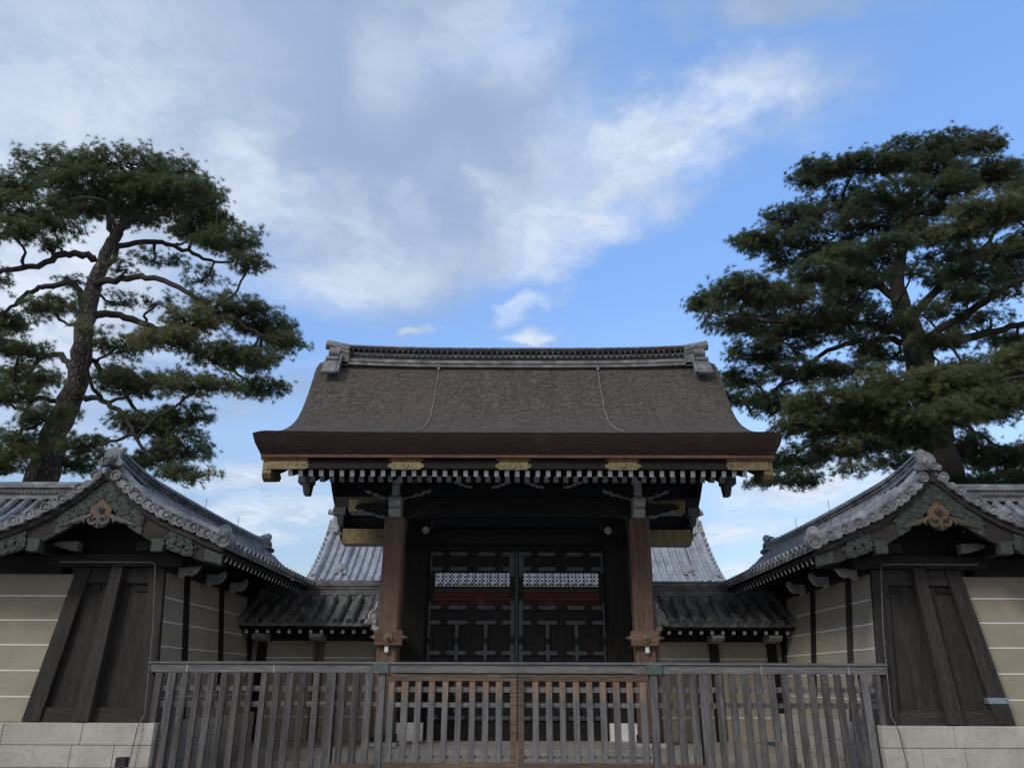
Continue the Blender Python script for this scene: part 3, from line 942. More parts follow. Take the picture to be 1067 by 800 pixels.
brk = [M['dark_x'], M['offwhite']]
for sx in (-1, 1):
    # pale stacked arm ends over the front pillar
    b = MB(sx)
    xc = -2.66
    b.hexa([(xc - .125, 16.62, 4.93), (xc + .125, 16.62, 4.93), (xc + .145, 16.95, 4.93), (xc - .145, 16.95, 4.93),
            (xc - .135, 16.56, 5.10), (xc + .135, 16.56, 5.10), (xc + .145, 16.95, 5.10), (xc - .145, 16.95, 5.10)])
    prof = [(16.95, 5.12), (16.62, 5.12), (16.53, 5.17), (16.50, 5.26), (16.53, 5.34), (16.60, 5.385), (16.95, 5.385)]
    b.prism(prof, 'yz', xc - .135, xc + .135)
    b.hexa([(xc - .085, 16.60, 5.39), (xc + .085, 16.60, 5.39), (xc + .085, 16.95, 5.39), (xc - .085, 16.95, 5.39),
            (xc - .075, 16.60, 5.66), (xc + .075, 16.60, 5.66), (xc + .075, 16.95, 5.66), (xc - .075, 16.95, 5.66)])
    b.hexa([(xc - .085, 16.58, 5.66), (xc + .085, 16.58, 5.66), (xc + .085, 16.95, 5.66), (xc - .085, 16.95, 5.66),
            (xc - .15, 16.52, 5.80), (xc + .15, 16.52, 5.80), (xc + .15, 16.95, 5.80), (xc - .15, 16.95, 5.80)])
    b.build('bracket_arm', M['offwhite'], gate, bevel=.02)
    # carved noses left and right of it
    c = MB(sx)
    for L, H, z, s_ in ((-.78, .30, 4.95, 1), (-.62, .34, 5.36, 1)):
        c.prism([(xc + s_ * (a - .12), z + q) for a, q in nose_prof(L, H)], 'xz', 16.72, 17.05, 0, 1)
    for L, H, z in ((.62, .34, 5.36), (.50, .22, 5.72)):
        c.prism([(xc + a + .12, z + q) for a, q in nose_prof(L, H)], 'xz', 16.74, 17.02, 0, 1)
    c.build('carved_nose', brk, gate)
    c = MB(sx)
    c.prism([(xc + .16 + a, 4.93 + q) for a, q in [(0, 0), (0, .42), (.95, .42), (.80, .36), (.62, .34), (.56, .26), (.46, .20), (.34, .19), (.28, .10), (.16, .03)]], 'xz', 16.86, 16.97, 0, 1)
    c.build('carved_corbel', brk, gate)
    # lintel noses beside the pillar, gilt ends
    for z0, z1, x0, x1, yy in ((4.60, 4.96, -4.12, -3.1, GY), (5.36, 5.66, -4.02, -3.1, GY)):
        q = MB(sx); q.box(x0, x1, yy - .20, yy + .20, z0, z1)
        q.prism([(x1, z0), (x1 + .07, z0 + .06), (x1 + .03, z0 + .11), (x1 + .10, (z0 + z1) / 2), (x1 + .03, z1 - .11), (x1 + .07, z1 - .06), (x1, z1)], 'xz', yy - .205, yy + .19)
        qo = q.build('gilt_beam_end', M['gold'], gate, bevel=.01)
        d = MB(sx)
        for dx in (-.16, -.05): d.prism([(x1 + dx - .045, (z0 + z1) / 2), (x1 + dx, (z0 + z1) / 2 + .035), (x1 + dx + .012, (z0 + z1) / 2), (x1 + dx, (z0 + z1) / 2 - .035)], 'xz', yy - .215, yy - .20)
        d.build('pierced_hole', M['black'], qo)

# beams
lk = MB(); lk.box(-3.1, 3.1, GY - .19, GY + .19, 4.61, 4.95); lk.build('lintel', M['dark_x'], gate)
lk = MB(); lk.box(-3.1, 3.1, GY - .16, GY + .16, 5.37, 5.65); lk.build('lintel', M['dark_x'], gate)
rbm = MB()
prof = [(-2.46, 5.40), (2.46, 5.40), (2.46, 4.93), (2.2, 4.955), (1.2, 4.975), (0, 4.985), (-1.2, 4.975), (-2.2, 4.955), (-2.46, 4.93)]
rbm.prism(prof, 'xz', 16.88, 17.12)
rbo = rbm.build('rainbow_beam', M['dark_x'], gate)
ln = MB()
for z in (5.00,): ln.tube([(-2.2 + 4.4 * i / 20, 16.875, 5.0 + .025 * (1 - (2 * i / 20 - 1)**2)) for i in range(21)], .008, 4)
ln.build('carved_groove', M['panel_x'], rbo)
for cx in (-.78, .82):                                 # frog-leg struts on the beam
    k = MB(); pr = [(-.62, 0), (-.55, .06), (-.42, .10), (-.34, .08), (-.33, .2), (-.28, .34), (-.15, .40), (.15, .40), (.28, .34), (.33, .2), (.34, .08), (.42, .10), (.55, .06), (.62, 0)]
    k.prism([(cx + a, 5.40 + b) for a, b in pr], 'xz', 16.93, 17.07)
    k.build('frog_leg_strut', M['copper_sheet'] if False else M['dark_z'], rbo)
    for s_ in (-1, 1):
        q = MB(); q.prism([(cx + s_ * (.22 + a), 5.62 + b * 1.0) for a, b in nose_prof(.42, .22)], 'xz', 16.70, 16.95, 0, 1); q.build('carved_nose', brk, gate)
for sg in (-1,):                                       # eave purlin on the brackets
    k = MB(); k.box(-4.5, 4.5, 16.86, 17.10, 5.98, 6.12); k.build('purlin', M['dark_x'], gate)
for sx in (-1, 1):                                     # side tie beams front to back
    k = MB(sx); k.box(-2.80, -2.56, 17.2, 19.7, 4.55, 4.85); k.box(-2.82, -2.54, 17.1, 19.8, 5.45, 5.75); k.build('tie_beam', M['dark_y'], gate)
    k = MB(sx); k.tube([(-2.06, 17.45, 4.78), (-2.06, 17.40, 4.78)], .085, 8); k.build('round_nose', M['offgrey'], gate)
hb = MB(); hb.box(-2.04, 2.04, GY - .06, GY + .20, 4.52, 4.60); hb.box(-2.04, 2.04, GY - .14, GY + .2, 4.46, 4.518)
hb.build('door_head', M['dark_x'], gate)
th = MB(); th.box(-2.04, 2.04, GY - .12, GY + .2, .40, .538); th.build('threshold', M['dark_x'], gate)

# doors
YD = GY - .10
for sx in (-1, 1):
    x0, x1 = -2.02, -.045                              # left leaf; the right one is its mirror image
    fr = MB(sx); t0, t1 = YD, YD + .12
    zb = [.54, .80, .88, 1.40, 1.50, 2.15, 2.26, 2.80, 2.90, 3.14, 3.24, 3.99, 4.05, 4.12, 4.36, 4.45]
    fr.box(x0, x0 + .11, t0, t1, .54, 4.45); fr.box(x1 - .11, x1, t0, t1, .54, 4.45)
    for za, zc in ((.54, .66), (.80, .90), (1.40, 1.50), (2.14, 2.25), (2.80, 2.91), (3.12, 3.24), (3.965, 4.13), (4.34, 4.45)):
        fr.box(x0 + .112, x1 - .112, t0 + .01, t1 - .01, za, zc)
    for za, zc in ((.902, 1.398), (1.502, 2.138), (2.252, 2.798)):
        for k in (1, 2):
            xm = x0 + (x1 - x0) * k / 3; fr.box(xm - .05, xm + .05, t0 + .012, t1 - .012, za, zc)
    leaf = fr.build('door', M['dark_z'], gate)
    for za, zc in ((.662, .798), (.902, 1.398), (1.502, 2.138), (2.252, 2.798), (2.912, 3.118), (4.132, 4.338)):
        pn = MB(sx); pn.box(x0 + .112, x1 - .112, t0 + .05, t0 + .07, za, zc)
        pn.build('panel', M['dark_z'], leaf)
    # openwork transom: crossing diagonals, uprights and bars
    la = MB(sx); xa, xb, za, zc = x0 + .112, x1 - .112, 3.242, 3.963
    nx = 20; p = (xb - xa) / nx; nz = max(1, round((zc - za) / p))
    pz = (zc - za) / nz; yl = t0 + .05
    for i in range(nx + 1): la.beam((xa + i * p, yl, za), (xa + i * p, yl, zc), .012, .016, 0, up=(0, 1, 0))
    for j in range(nz + 1): la.beam((xa, yl + .003, za + j * pz), (xb, yl + .003, za + j * pz), .016, .012, 0)
    for i in range(nx):
        for j in range(nz):
            X, Z = xa + i * p, za + j * pz
            la.beam((X, yl + .006, Z), (X + p, yl + .006, Z + pz), .011, .014, 0, up=(0, 1, 0))
            la.beam((X + p, yl + .009, Z), (X, yl + .009, Z + pz), .011, .014, 0, up=(0, 1, 0))
            la.tube([(X + p / 2, yl - .012, Z + pz / 2), (X + p / 2, yl + .016, Z + pz / 2)], p * .15, 6)
    la.build('lattice', M['dark_z'], leaf)
    # iron straps: lozenge plates along each rail, tees and crosses on the lower grid
    ys = t0 - .006
    def plate(xc, zc, L, H, vert=False):
        e = H * .5
        pr = [(-L / 2, -H * .25), (-L / 2 + e, -H / 2), (L / 2 - e, -H / 2), (L / 2, -H * .25), (L / 2, H * .25), (L / 2 - e, H / 2), (-L / 2 + e, H / 2), (-L / 2, H * .25)]
        if vert: pr = [(b, a) for a, b in pr]
        st = MB(sx); st.prism([(xc + a, zc + b) for a, b in pr], 'xz', ys - (.004 if vert else .0), t0 + .02); st.build('iron_strap', M['ironplate'], leaf)
    W = x1 - x0
    for zr in (4.39, 4.05, 3.18, 2.85, 2.195, 1.45, .85):
        for k in (1, 2): plate(x0 + W * k / 3, zr, .46 if zr < 3 else .40, .085)
        plate(x0 + .16, zr, .26, .085); plate(x1 - .16, zr, .26, .085)
    for za, zc in ((2.50, 2.85), (2.02, 2.40), (1.3, 1.7), (.95, 1.10)):
        for k in (1, 2): plate(x0 + W * k / 3, (za + zc) / 2, zc - za, .075, True)
    for za, zc in ((3.86, 4.44), (2.55, 3.35), (1.9, 2.38), (1.1, 1.75)):
        plate(x1 - .05, (za + zc) / 2, zc - za, .09, True)
    for za, zc in ((3.95, 4.44), (2.5, 3.3), (1.9, 2.4)): plate(x0 + .022, (za + zc) / 2, zc - za, .045, True)
mid = MB(); mid.box(-.045, .045, YD + .06, YD + .11, .54, 4.45); mid.tube([(0, YD - .01, .56), (0, YD - .01, 4.46)], .03, 8); mid.build('meeting_bead', M['ironplate'], gate)

# ------------------------------------------------------------------ the palace wall: wings, fronts, low walls
WX = -6.85
WPROF = [(0, 4.92), (.15, 4.79), (.33, 4.62), (.55, 4.44), (.80, 4.28), (1.05, 4.14), (1.3, 4.03), (1.55, 3.93), (1.85, 3.80), (2.12, 3.70)]
GAB = 12.62
FY = 14.75                                            # centre line of the front walls


def half(z): return 1.03 - .118 * (z - .97)           # battered cross-section


def face_y(z): return 13.42 + .07 * (z - .97)


SIDE_WORD = {1: 'left', -1: 'right'}
for s in (1, -1):
    wl_word = 'pine with the leaning bare trunk' if s == 1 else 'broad dark pine'
    # ---------------- wing running back from its gable end
    wing = thing('gabled_wall', (s * WX, 13.4, .97),
                 ('tile-roofed wall with dark gable end, between the gate and the tall leaning pine trunk' if s == 1 else
                  'tile-roofed wall with dark gable end and blue band, in front of the broad dark pine'), 'wall',
                 'gabled walls flanking the gate')
    # body
    b = MB(s); z0, z1 = .97, 3.42
    def ring(z, yf, yb, g=0): return [(WX - half(z) + g, yf, z), (WX + half(z) - g, yf, z), (WX + half(z) - g, yb, z), (WX - half(z) + g, yb, z)]
    b.hexa(ring(z0, face_y(z0) + .06, 21.4, .02) + ring(z1, face_y(z1) + .06, 21.4, .02))
    b.build('plaster_wall', M['plaster'], wing)
    # white lines along the inner flank
    for zz in (2.93, 2.53, 2.13, 1.73, 1.33):
        q = MB(s); hx_ = WX + half(zz) - .02
        q.box(hx_ - .02, hx_ + .008, 13.52, 21.38, zz - .0105, zz + .0105); q.build('white_stripe', M['white'], wing)
    # posts on the flank
    for yy in (14.55, 16.35, 18.12, 20.0):
        q = MB(s)
        q.hexa([(WX + half(.97) - .10, yy - .075, .97), (WX + half(.97) + .035, yy - .075, .97), (WX + half(.97) + .035, yy + .075, .97), (WX + half(.97) - .10, yy + .075, .97),
                (WX + half(z1) - .10, yy - .075, z1), (WX + half(z1) + .035, yy - .075, z1), (WX + half(z1) + .035, yy + .075, z1), (WX + half(z1) - .10, yy + .075, z1)])
        q.build('post', M['dark_z'] if not (s == -1 and yy == 14.55) else M['panel_z'], wing)
    # the dark timber end: frame, recessed boards, the leaning middle post
    def on(x, z, d): return (x, face_y(z) - d, z)
    def plank(mb, xb0, xb1, xt0, xt1, za, zc, d0, d1, m=0):
        mb.hexa([on(xb0, za, d0), on(xb1, za, d0), on(xb1, za, d1), on(xb0, za, d1), on(xt0, zc, d0), on(xt1, zc, d0), on(xt1, zc, d1), on(xt0, zc, d1)], m)
    hb_, ht = half(.975), half(3.42)
    q = MB(s); plank(q, WX - hb_, WX + hb_, WX - ht, WX + ht, .975, 3.42, -.02, -.06)
    q.build('end_boards', M['panel_z'], wing)
    for a0, a1, c0, c1, dd in ((WX - hb_ - .02, WX - hb_ + .27, WX - ht - .01, WX - ht + .24, .09), (WX + hb_ - .25, WX + hb_ + .02, WX + ht - .25, WX + ht + .02, .07)):
        q = MB(s); plank(q, a0, a1, c0, c1, .976, 3.415, dd, -.02); q.build('frame_post', M['panel_z'], wing, bevel=.012)
    q = MB(s); plank(q, WX - .20, WX + .06, WX - .10, WX + .09, .978, 3.50, .17, -.0); q.build('middle_post', M['panel_z'], wing, bevel=.012)
    q = MB(s); plank(q, WX - .115, WX + .105, WX - .115, WX + .105, 3.50, 3.60, .19, -.05); q.build('post_cap', M['offgrey'], wing)
    q = MB(s)
    plank(q, WX - hb_ + .27, WX - .20, WX - half(1.2) + .27, WX - .19, .977, 1.19, .05, -.02)
    q.build('cross_rail', M['panel_x'], wing); q = MB(s)
    plank(q, WX + .06, WX + hb_ - .25, WX + .06, WX + half(1.2) - .25, .977, 1.19, .05, -.02)
    q.build('cross_rail', M['panel_x'], wing); q = MB(s)
    plank(q, WX - half(3.1) + .25, WX + half(3.1) - .25, WX - ht + .25, WX + ht - .25, 3.15, 3.414, .05, -.02)
    q.build('cross_rail', M['panel_x'], wing)
    for xq in (-.52, .5):                              # dark bars that paint in the shade of the recesses at the boards' heads
        q = MB(s); q.box(WX + xq - .22, WX + xq + .22, face_y(3.0) - .012, face_y(3.0) + .05, 3.02, 3.10); q.build('shade_bar', M['dark_x'], wing)
    # head beams and gable boards
    q = MB(s); q.box(WX - 1.20, WX + 1.10, 13.40, 13.62, 3.42, 3.62); q.build('head_beam', M['dark_x'], wing)
    q = MB(s); q.box(WX + half(z1) - .03, WX + half(z1) + .10, 13.63, 21.4, 3.36, 3.58); q.build('head_beam', M['dark_y'], wing)
    q = MB(s)
    q.prism([(WX - 1.75, 3.45)] + [(WX - h, smooth_prof(WPROF, h) - .16) for h in (1.75, 1.2, .8, .4, 0)] + [(WX + h, smooth_prof(WPROF, h) - .16) for h in (.4, .8, 1.2, 1.75)] + [(WX + 1.75, 3.45)], 'xz', 13.64, 13.72)
    q.build('gable_boards', M['dark_z'], wing)
    # roof
    WX = -6.94 if s == 1 else -6.98
    q = MB(s)
    nrow = 38
    rows = [GAB + .42 + .228 * i for i in range(nrow)]
    for sg in (1, -1):
        tiled_slope(q, WPROF, rows, lambda a, h, z, sg=sg: (WX + sg * h, a, z), .228, .062, .27)
    q.build('tile_roof', M['tile'], wing, smooth=True)
    # verge tiles along the gable, seen end-on
    q = MB(s)
    L = [(h, smooth_prof(WPROF, h)) for h in [2.14 * i / 200 for i in range(201)]]
    for sg in (1, -1):
        hlist = [.17 + .242 * k for k in range(9)]
        for i_, h in enumerate(hlist):
            zc = smooth_prof(WPROF, h) + .045
            disc_tile(q, (WX + sg * h, GAB, zc), (0, -1, 0), .088, .36)
            h2 = h + .12
            if h2 < 2.15:                              # pan lips between
                zz = smooth_prof(WPROF, h2) - .01
                q.tube([(WX + sg * (h2 - .085), GAB + .03, zz + .06), (WX + sg * (h2 - .04), GAB + .02, zz - .01), (WX + sg * (h2 + .03), GAB + .02, zz - .04), (WX + sg * (h2 + .09), GAB + .03, zz - .03)], .024, 6)
                q.tube([(WX + sg * h2, GAB + .02, zz + .02), (WX + sg * h2, GAB + .4, zz + .02)], .075, 8)
        # the long round row that runs down just behind the discs
        q.tube([(WX + sg * h, GAB + .30, smooth_prof(WPROF, h) + .125) for h in [.06 + 1.95 * i / 14 for i in range(15)]], .078, 10)
        q.tube([(WX + sg * h, GAB + .47, smooth_prof(WPROF, h) + .07) for h in [.06 + 2.02 * i / 14 for i in range(15)]], .066, 10)
        demon_tile(q, (WX + sg * 2.02, GAB + .32, smooth_prof(WPROF, 2.02) + .17), (sg * .6, -.8, 0), .62, 0, knob=False)
        disc_tile(q, (WX + sg * 2.14, GAB - .02, 3.72), (sg * .3, -1, 0), .105, .34)
    q.build('verge_tiles', M['tile'], wing, smooth=True)
    # ridge, dipping a little, with its end ornaments
    q = MB(s)
    pth = []
    for i in range(25):
        y = 12.86 + (21.45 - 12.86) * i / 24; t = i / 24
        pth.append((WX, y, 4.90 + .16 * max(0, 1 - t * 5)**2 - .05 * math.sin(math.pi * t) + .10 * max(0, (t - .86) / .14)**2))
    ridge(q, pth, .26, .17, .085, 3)
    demon_tile(q, (WX, 12.80, 5.15 if s == 1 else 5.10), (0, -1, 0), .82)
    e0 = Vector((WX, 21.40, 5.06))
    q.tube([e0 + Vector((0, -.2, .17)), e0 + Vector((0, .12, .22)), e0 + Vector((0, .22, .28))], [.10, .105, .11], 10)
    demon_tile(q, e0 + Vector((0, .06, 0)), (0, 1, 0), .9, knob=False)
    q.build('ridge', M['tile'], wing)
    # soffit and rafters on the gate side, white ends
    q = MB(s)
    for dz in (-.06, -.10):
        for sg in (1, -1):
            q.strip([[(WX + sg * h, y, smooth_prof(WPROF, h) + dz) for y in (12.72, 17, 21.45)] for h in [2.1 * i / 14 for i in range(15)]], 0)
    q.build('soffit_boards', M['dark_y'], wing)
    q = MB(s); q.beam((WX + 2.02, 12.8, 3.60), (WX + 2.02, 21.4, 3.60), .06, .09); q.build('eave_batten', M['panel_y'], wing)
    rr = MB(s); rr.beam((0, 0, 0), (-.95, 0, .36), .075, .085, 0, 1)
    rf = rr.build('rafter', [M['dark_x'], M['white']], wing, at=(0, 0, 0))
    wb = parent_base(wing)
    for i in range(37):
        loc = Vector((s * (WX + 1.93), 12.98 + .228 * i, 3.53)) - wb
        if i == 0: rf.location = loc
        else: copy_part(rf, wing, loc)
    WX = -6.85
    # curved arms under the eave
    for yy in (13.95, 15.25, 16.55):
        q = MB(s); xx = WX + half(3.3)
        q.prism([(xx + .10, 3.50), (xx + .34, 3.50), (xx + .40, 3.56), (xx + .44, 3.56), (xx + .44, 3.48), (xx + .38, 3.38), (xx + .30, 3.33), (xx + .20, 3.34), (xx + .14, 3.30), (xx + .10, 3.30)], 'xz', yy - .07, yy + .07, 1, 0)
        q.build('eave_arm', [M['offwhite'], M['offgrey']], wing)
    WX = -6.94 if s == 1 else -6.98
    # barge boards: an upper strip and the main board, with copper plates
    for sg in (1, -1):
        for nm, dt, db, y0, y1, mt in (('verge_strip', -.055, -.155, GAB + .08, GAB + .20, 'panel_x'), ('barge_board', -.156, -.52, GAB + .14, GAB + .22, 'panel_x')):
            q = MB(s); rows = []
            for i in range(25):
                h = 2.10 * i / 24; z = smooth_prof(WPROF, h); bz = db if nm == 'verge_strip' else db + .15 * (h / 2.1)**2
                rows.append([(WX + sg * h, y0, z + dt), (WX + sg * h, y1, z + dt), (WX + sg * h, y1, z + bz), (WX + sg * h, y0, z + bz)])
            q.strip(rows, 0, closed=True); q.add(rows[0], [(0, 1, 2, 3)]); q.add(rows[-1], [(3, 2, 1, 0)])
            bo = q.build(nm, M[mt], wing)
        for h0, h1, wav in ((.0, .72, 1), (1.18, 1.60, 1), (1.82, 2.11, 0)):
            q = MB(s); rows = []; y0 = GAB + .115
            for i in range(11):
                h = h0 + (h1 - h0) * i / 10; z = smooth_prof(WPROF, h)
                w_ = .010 * math.sin(i * 2.4) * wav; inset = .0 if wav and 0 < i < 10 else .03
                bz = -.525 + .15 * (h / 2.1)**2
                rows.append([(WX + sg * h, y0, z - .165 - inset + w_), (WX + sg * h, y0 + .03, z - .165 - inset), (WX + sg * h, y0 + .03, z + bz + inset), (WX + sg * h, y0, z + bz + inset + w_)])
            q.strip(rows, 0, closed=True); q.add(rows[0], [(0, 1, 2, 3)]); q.add(rows[-1], [(3, 2, 1, 0)])
            if wav:
                for i in range(3):
                    h = h0 + (h1 - h0) * (i + .5) / 3; z = smooth_prof(WPROF, h) - .33
                    q.tube([(WX + sg * h, y0, z), (WX + sg * h, y0 - .012, z), (WX + sg * h, y0 - .012, z), (WX + sg * h, y0 - .004, z), (WX + sg * h, y0 - .016, z)], [.10, .092, .06, .055, .012], 12)
                    for a_ in range(6): q.tube([(WX + sg * h + .13 * math.cos(a_ * 1.05), y0, z + .11 * math.sin(a_ * 1.05)), (WX + sg * h + .13 * math.cos(a_ * 1.05 + .5), y0 - .01, z + .11 * math.sin(a_ * 1.05 + .5))], [.022, .012], 5)
            q.build('copper_plate', M['patina'], bo)
        q = MB(s); q.hexa([(WX + sg * 1.02 - .10, GAB + .10, 3.56), (WX + sg * 1.02 + .10, GAB + .10, 3.56), (WX + sg * 1.02 + .10, GAB + .26, 3.56), (WX + sg * 1.02 - .10, GAB + .26, 3.56),
                           (WX + sg * 1.02 - .10, GAB + .10, 3.77), (WX + sg * 1.02 + .10, GAB + .10, 3.77), (WX + sg * 1.02 + .10, GAB + .26, 3.77), (WX + sg * 1.02 - .10, GAB + .26, 3.77)])
        q.build('purlin_cap', M['patina'], wing, bevel=.012)
        q = MB(s); q.prism([(WX + sg * (.50 + a), 3.63 + b) for a, b in nose_prof(.42, .16)], 'xz', 13.12, 13.26, 0, 0); q.build('carved_nose', M['scroll_grey'] if sg == -1 else M['dark_x'], wing)
    q = MB(s); q.box(WX - 1.10, WX - .94, GAB + .265, 21.3, 3.58, 3.74); q.build('purlin', M['dark_y'], wing)
    q = MB(s); q.box(WX + .94, WX + 1.10, GAB + .265, 21.3, 3.58, 3.74); q.build('purlin', M['dark_y'], wing)
    q = MB(s); q.box(WX - .62, WX + .62, 13.73, 21.38, 3.425, 4.20); q.build('wall_head', M['dark_y'], wing)
    def shrink(m_):
        m_.v = [(s * WX + (p[0] - s * WX) * .82, p[1], 4.42 + (p[2] - 4.42) * .82) for p in m_.v]; return m_
    # pendant at the peak: wooden lozenge, iron stud, carved scrolls
    q = MB(s); yp = GAB + .075; zt = 4.42
    q.prism([(WX, zt), (WX + .22, zt - .20), (WX + .19, zt - .33), (WX + .08, zt - .36), (WX - .08, zt - .36), (WX - .19, zt - .33), (WX - .22, zt - .20)], 'xz', yp, yp + .05)
    po = shrink(q).build('gable_pendant', M['orange_wood'], wing)
    q = MB(s)
    q.prism([(WX + .075 * math.cos(a), zt - .22 + .075 * math.sin(a)) for a in [math.pi * k / 3 + .52 for k in range(6)]], 'xz', yp - .04, yp + .002)
    q.tube([(WX, yp - .04, zt - .22), (WX, yp - .075, zt - .22)], [.04, .02], 8)
    shrink(q).build('stud', M['blackmetal'], po)
    q = MB(s)
    for sg in (1, -1):
        spiral = []
        for i in range(16):
            a = 1.2 + i * .42; r_ = .115 * (1 - i / 22)
            spiral.append((WX + sg * (.095 + r_ * math.sin(a)), yp - .005, zt - .42 + r_ * math.cos(a)))
        q.tube(spiral, [.036 - .0012 * i for i in range(16)], 7)
        q.tube([(WX + sg * .16, yp + .03, zt - .33), (WX + sg * .30, yp + .03, zt - .37), (WX + sg * .44, yp + .03, zt - .44), (WX + sg * .58, yp + .03, zt - .47), (WX + sg * .70, yp + .03, zt - .53)], [.06, .045, .055, .035, .02], 7)
        q.tube([(WX + sg * .25, yp + .02, zt - .36), (WX + sg * .33, yp, zt - .45), (WX + sg * .28, yp, zt - .48)], [.04, .035, .02], 7)
    q.prism([(WX + .20 * math.cos(a), zt - .43 + .15 * math.sin(a)) for a in [math.pi * 2 * k / 16 for k in range(16)]], 'xz', yp + .012, yp + .05)
    q.tube([(WX, yp, zt - .36), (WX, yp - .01, zt - .55), (WX, yp, zt - .60)], [.035, .03, .01], 7)
    shrink(q).build('carved_scroll', M['scroll_grey'] if s == 1 else M['scroll_brown'], po, smooth=True)
    WX = -6.85
    # conduit that runs along the head and down beside the timber end
    q = MB(s)
    xr = WX + ht + .0
    q.tube([(WX - .95, 13.30, 3.47), (xr - .16, 13.30, 3.47), (xr - .08, 13.30, 3.455), (xr - .05, 13.31, 3.40), (WX + half(2.4) - .05, 13.34, 2.4), (WX + half(1.1) - .09, 13.29, 1.1), (WX + half(1) - .11, 13.20, .99), (WX + .90, 13.17, .90), (WX + .82, 13.17, .0)], .0095, 6)
    q.build('conduit', M['pipe'], wing)
    if s == -1:
        q = MB(s); plank(q, WX - half(1.29) - .035, WX - half(1.29) + .29, WX - half(1.38) - .035, WX - half(1.38) + .29, 1.29, 1.38, .098, -.03); q.build('blue_band', M['tape'], wing)
    for yy in (15.9, 17.9, 19.9):
        q = MB(s); q.tube([(WX + .35, yy, 4.60), (WX + .35, yy, 5.15)], .006, 4); q.build('lightning_spike', M['blackmetal'], wing)
    # stone footing of the wing
    st = MB(s); random.seed(20 + s)
    for (za, zc, g0) in ((.65, .965, 0), (.33, .644, .012), (.0, .324, .012)):
        # front face stones and flank stones
        xs_ = [WX - 1.25, WX + (.0 if za != .33 else -.3), WX + half(.97) + .10] if za > .6 else [WX - 1.25, WX - .45 + za, WX + .55, WX + half(.97) + .10]
        for xa, xb in zip(xs_, xs_[1:]):
            st.box(xa + .003, xb - .003, 13.24 + g0 * .4, 13.9, za, zc)
        ys_ = [13.903, 15.2, 16.6, 18.0, 19.5, 21.5]
        for ya, yb in zip(ys_, ys_[1:]): st.box(WX - 1.1, WX + half(.97) + .10 - g0 * .4, ya + .003, yb - .003, za, zc)
    st.build('stone_footing', M['stone'], wing, bevel=.01)

    # ---------------- front wall
    fw = thing('front_wall', (s * -11.5, FY, .97),
               ('cream plaster wall with white lines, at the left edge of the photo' if s == 1 else
                'cream plaster wall with white lines, at the right edge of the photo'), 'wall', 'striped front walls')
    XE = -17.0
    def fy(z): return 13.50 + .10 * (z - .97)
    b = MB(s); b.hexa([(XE, fy(.97), .97), (-7.55, fy(.97), .97), (-7.55, 16.0, .97), (XE, 16.0, .97), (XE, fy(3.32), 3.32), (-7.3, fy(3.32), 3.32), (-7.3, 15.8, 3.32), (XE, 15.8, 3.32)])
    b.build('plaster_wall', M['plaster'], fw)
    for zz in (2.95, 2.545, 2.145, 1.74, 1.34):
        q = MB(s); q.box(XE, -7.5, fy(zz) - .008, fy(zz) + .02, zz - .0105, zz + .0105); q.build('white_stripe', M['white'], fw)
    q = MB(s); q.box(XE, -7.9, 13.62, 13.9, 3.322, 3.62); q.build('head_beam', M['dark_x'], fw)
    q = MB(s)
    rows = [-7.2 - .245 * i for i in range(40)]
    FP = [(h, z - .02) for h, z in WPROF]
    for sg in (-1, 1):
        tiled_slope(q, FP, rows, lambda a, h, z, sg=sg: (a, FY + sg * h, z), -.245, .066, .27, stop=lambda a: abs(a - WX) + .12)
    q.build('tile_roof', M['tile'], fw, smooth=True)
    q = MB(s)
    for dz in (-.08, -.12):
        for sg in (-1, 1):
            q.strip([[(x, FY + sg * h, smooth_prof(FP, h) + dz) for x in (XE, -12, -9.0)] for h in [2.1 * i / 14 for i in range(15)]], 0)
    q.build('soffit_boards', M['dark_x'], fw)
    q = MB(s); ridge(q, [(XE, FY, 4.84), (-12, FY, 4.84), (-7.0, FY, 4.84)], .30, .22, .09, 4); rg = q.build('ridge', M['tile'], fw)
    q = MB(s)
    for i in range(120):
        x = XE + .05 + i * .082
        if x < -7.2: q.tube([(x, FY - .152, 4.975), (x, FY - .172, 4.975), (x, FY - .172, 4.975)], [.03, .03, .012], 7, caps=False)
    q.build('roundel_band', M['tile_old'], rg)
    st = MB(s); random.seed(40 + s)
    for (za, zc, g0) in ((.65, .963, 0), (.33, .644, .012), (.0, .324, .012)):
        x = XE
        while x < WX - 1.26:
            nx = min(x + random.uniform(1.2, 1.9), WX - 1.256)
            if WX - 1.256 - nx < .4: nx = WX - 1.256
            st.box(x + .003, nx - .003, 13.245 + g0 * .4, 16.2, za, zc); x = nx + 1e-4
    st.build('stone_footing', M['stone'], fw, bevel=.01)

    # ---------------- low wall between wing and gate
    lw = thing('low_wall', (s * -4.4, 18.6, .4),
               ('low tile-roofed wall left of the thatched gate, behind the long fence' if s == 1 else
                'low tile-roofed wall right of the thatched gate, behind the long fence'), 'wall', 'low walls joining the gate')
    b = MB(s); b.box(-5.95, -2.66, 18.32, 18.88, .40, 2.44); b.build('plaster_wall', M['plaster'], lw)
    for zz in (2.08, 1.48, .87):
        q = MB(s); q.box(-5.9, -2.70, 18.308, 18.33, zz - .0105, zz + .0105); q.build('white_stripe', M['white'], lw)
    for xx, mt in ((-5.72, 'dark_z'), (-4.43, 'brown_z' if s == 1 else 'dark_z'), (-3.05, 'dark_z')):
        q = MB(s); q.box(xx - .10, xx + .10, 18.24, 18.4, .40, 2.44); q.build('post', M[mt], lw)
    q = MB(s); q.box(-5.98, -2.66, 18.22, 18.9, 2.442, 2.62); q.build('head_beam', M['dark_x'], lw)
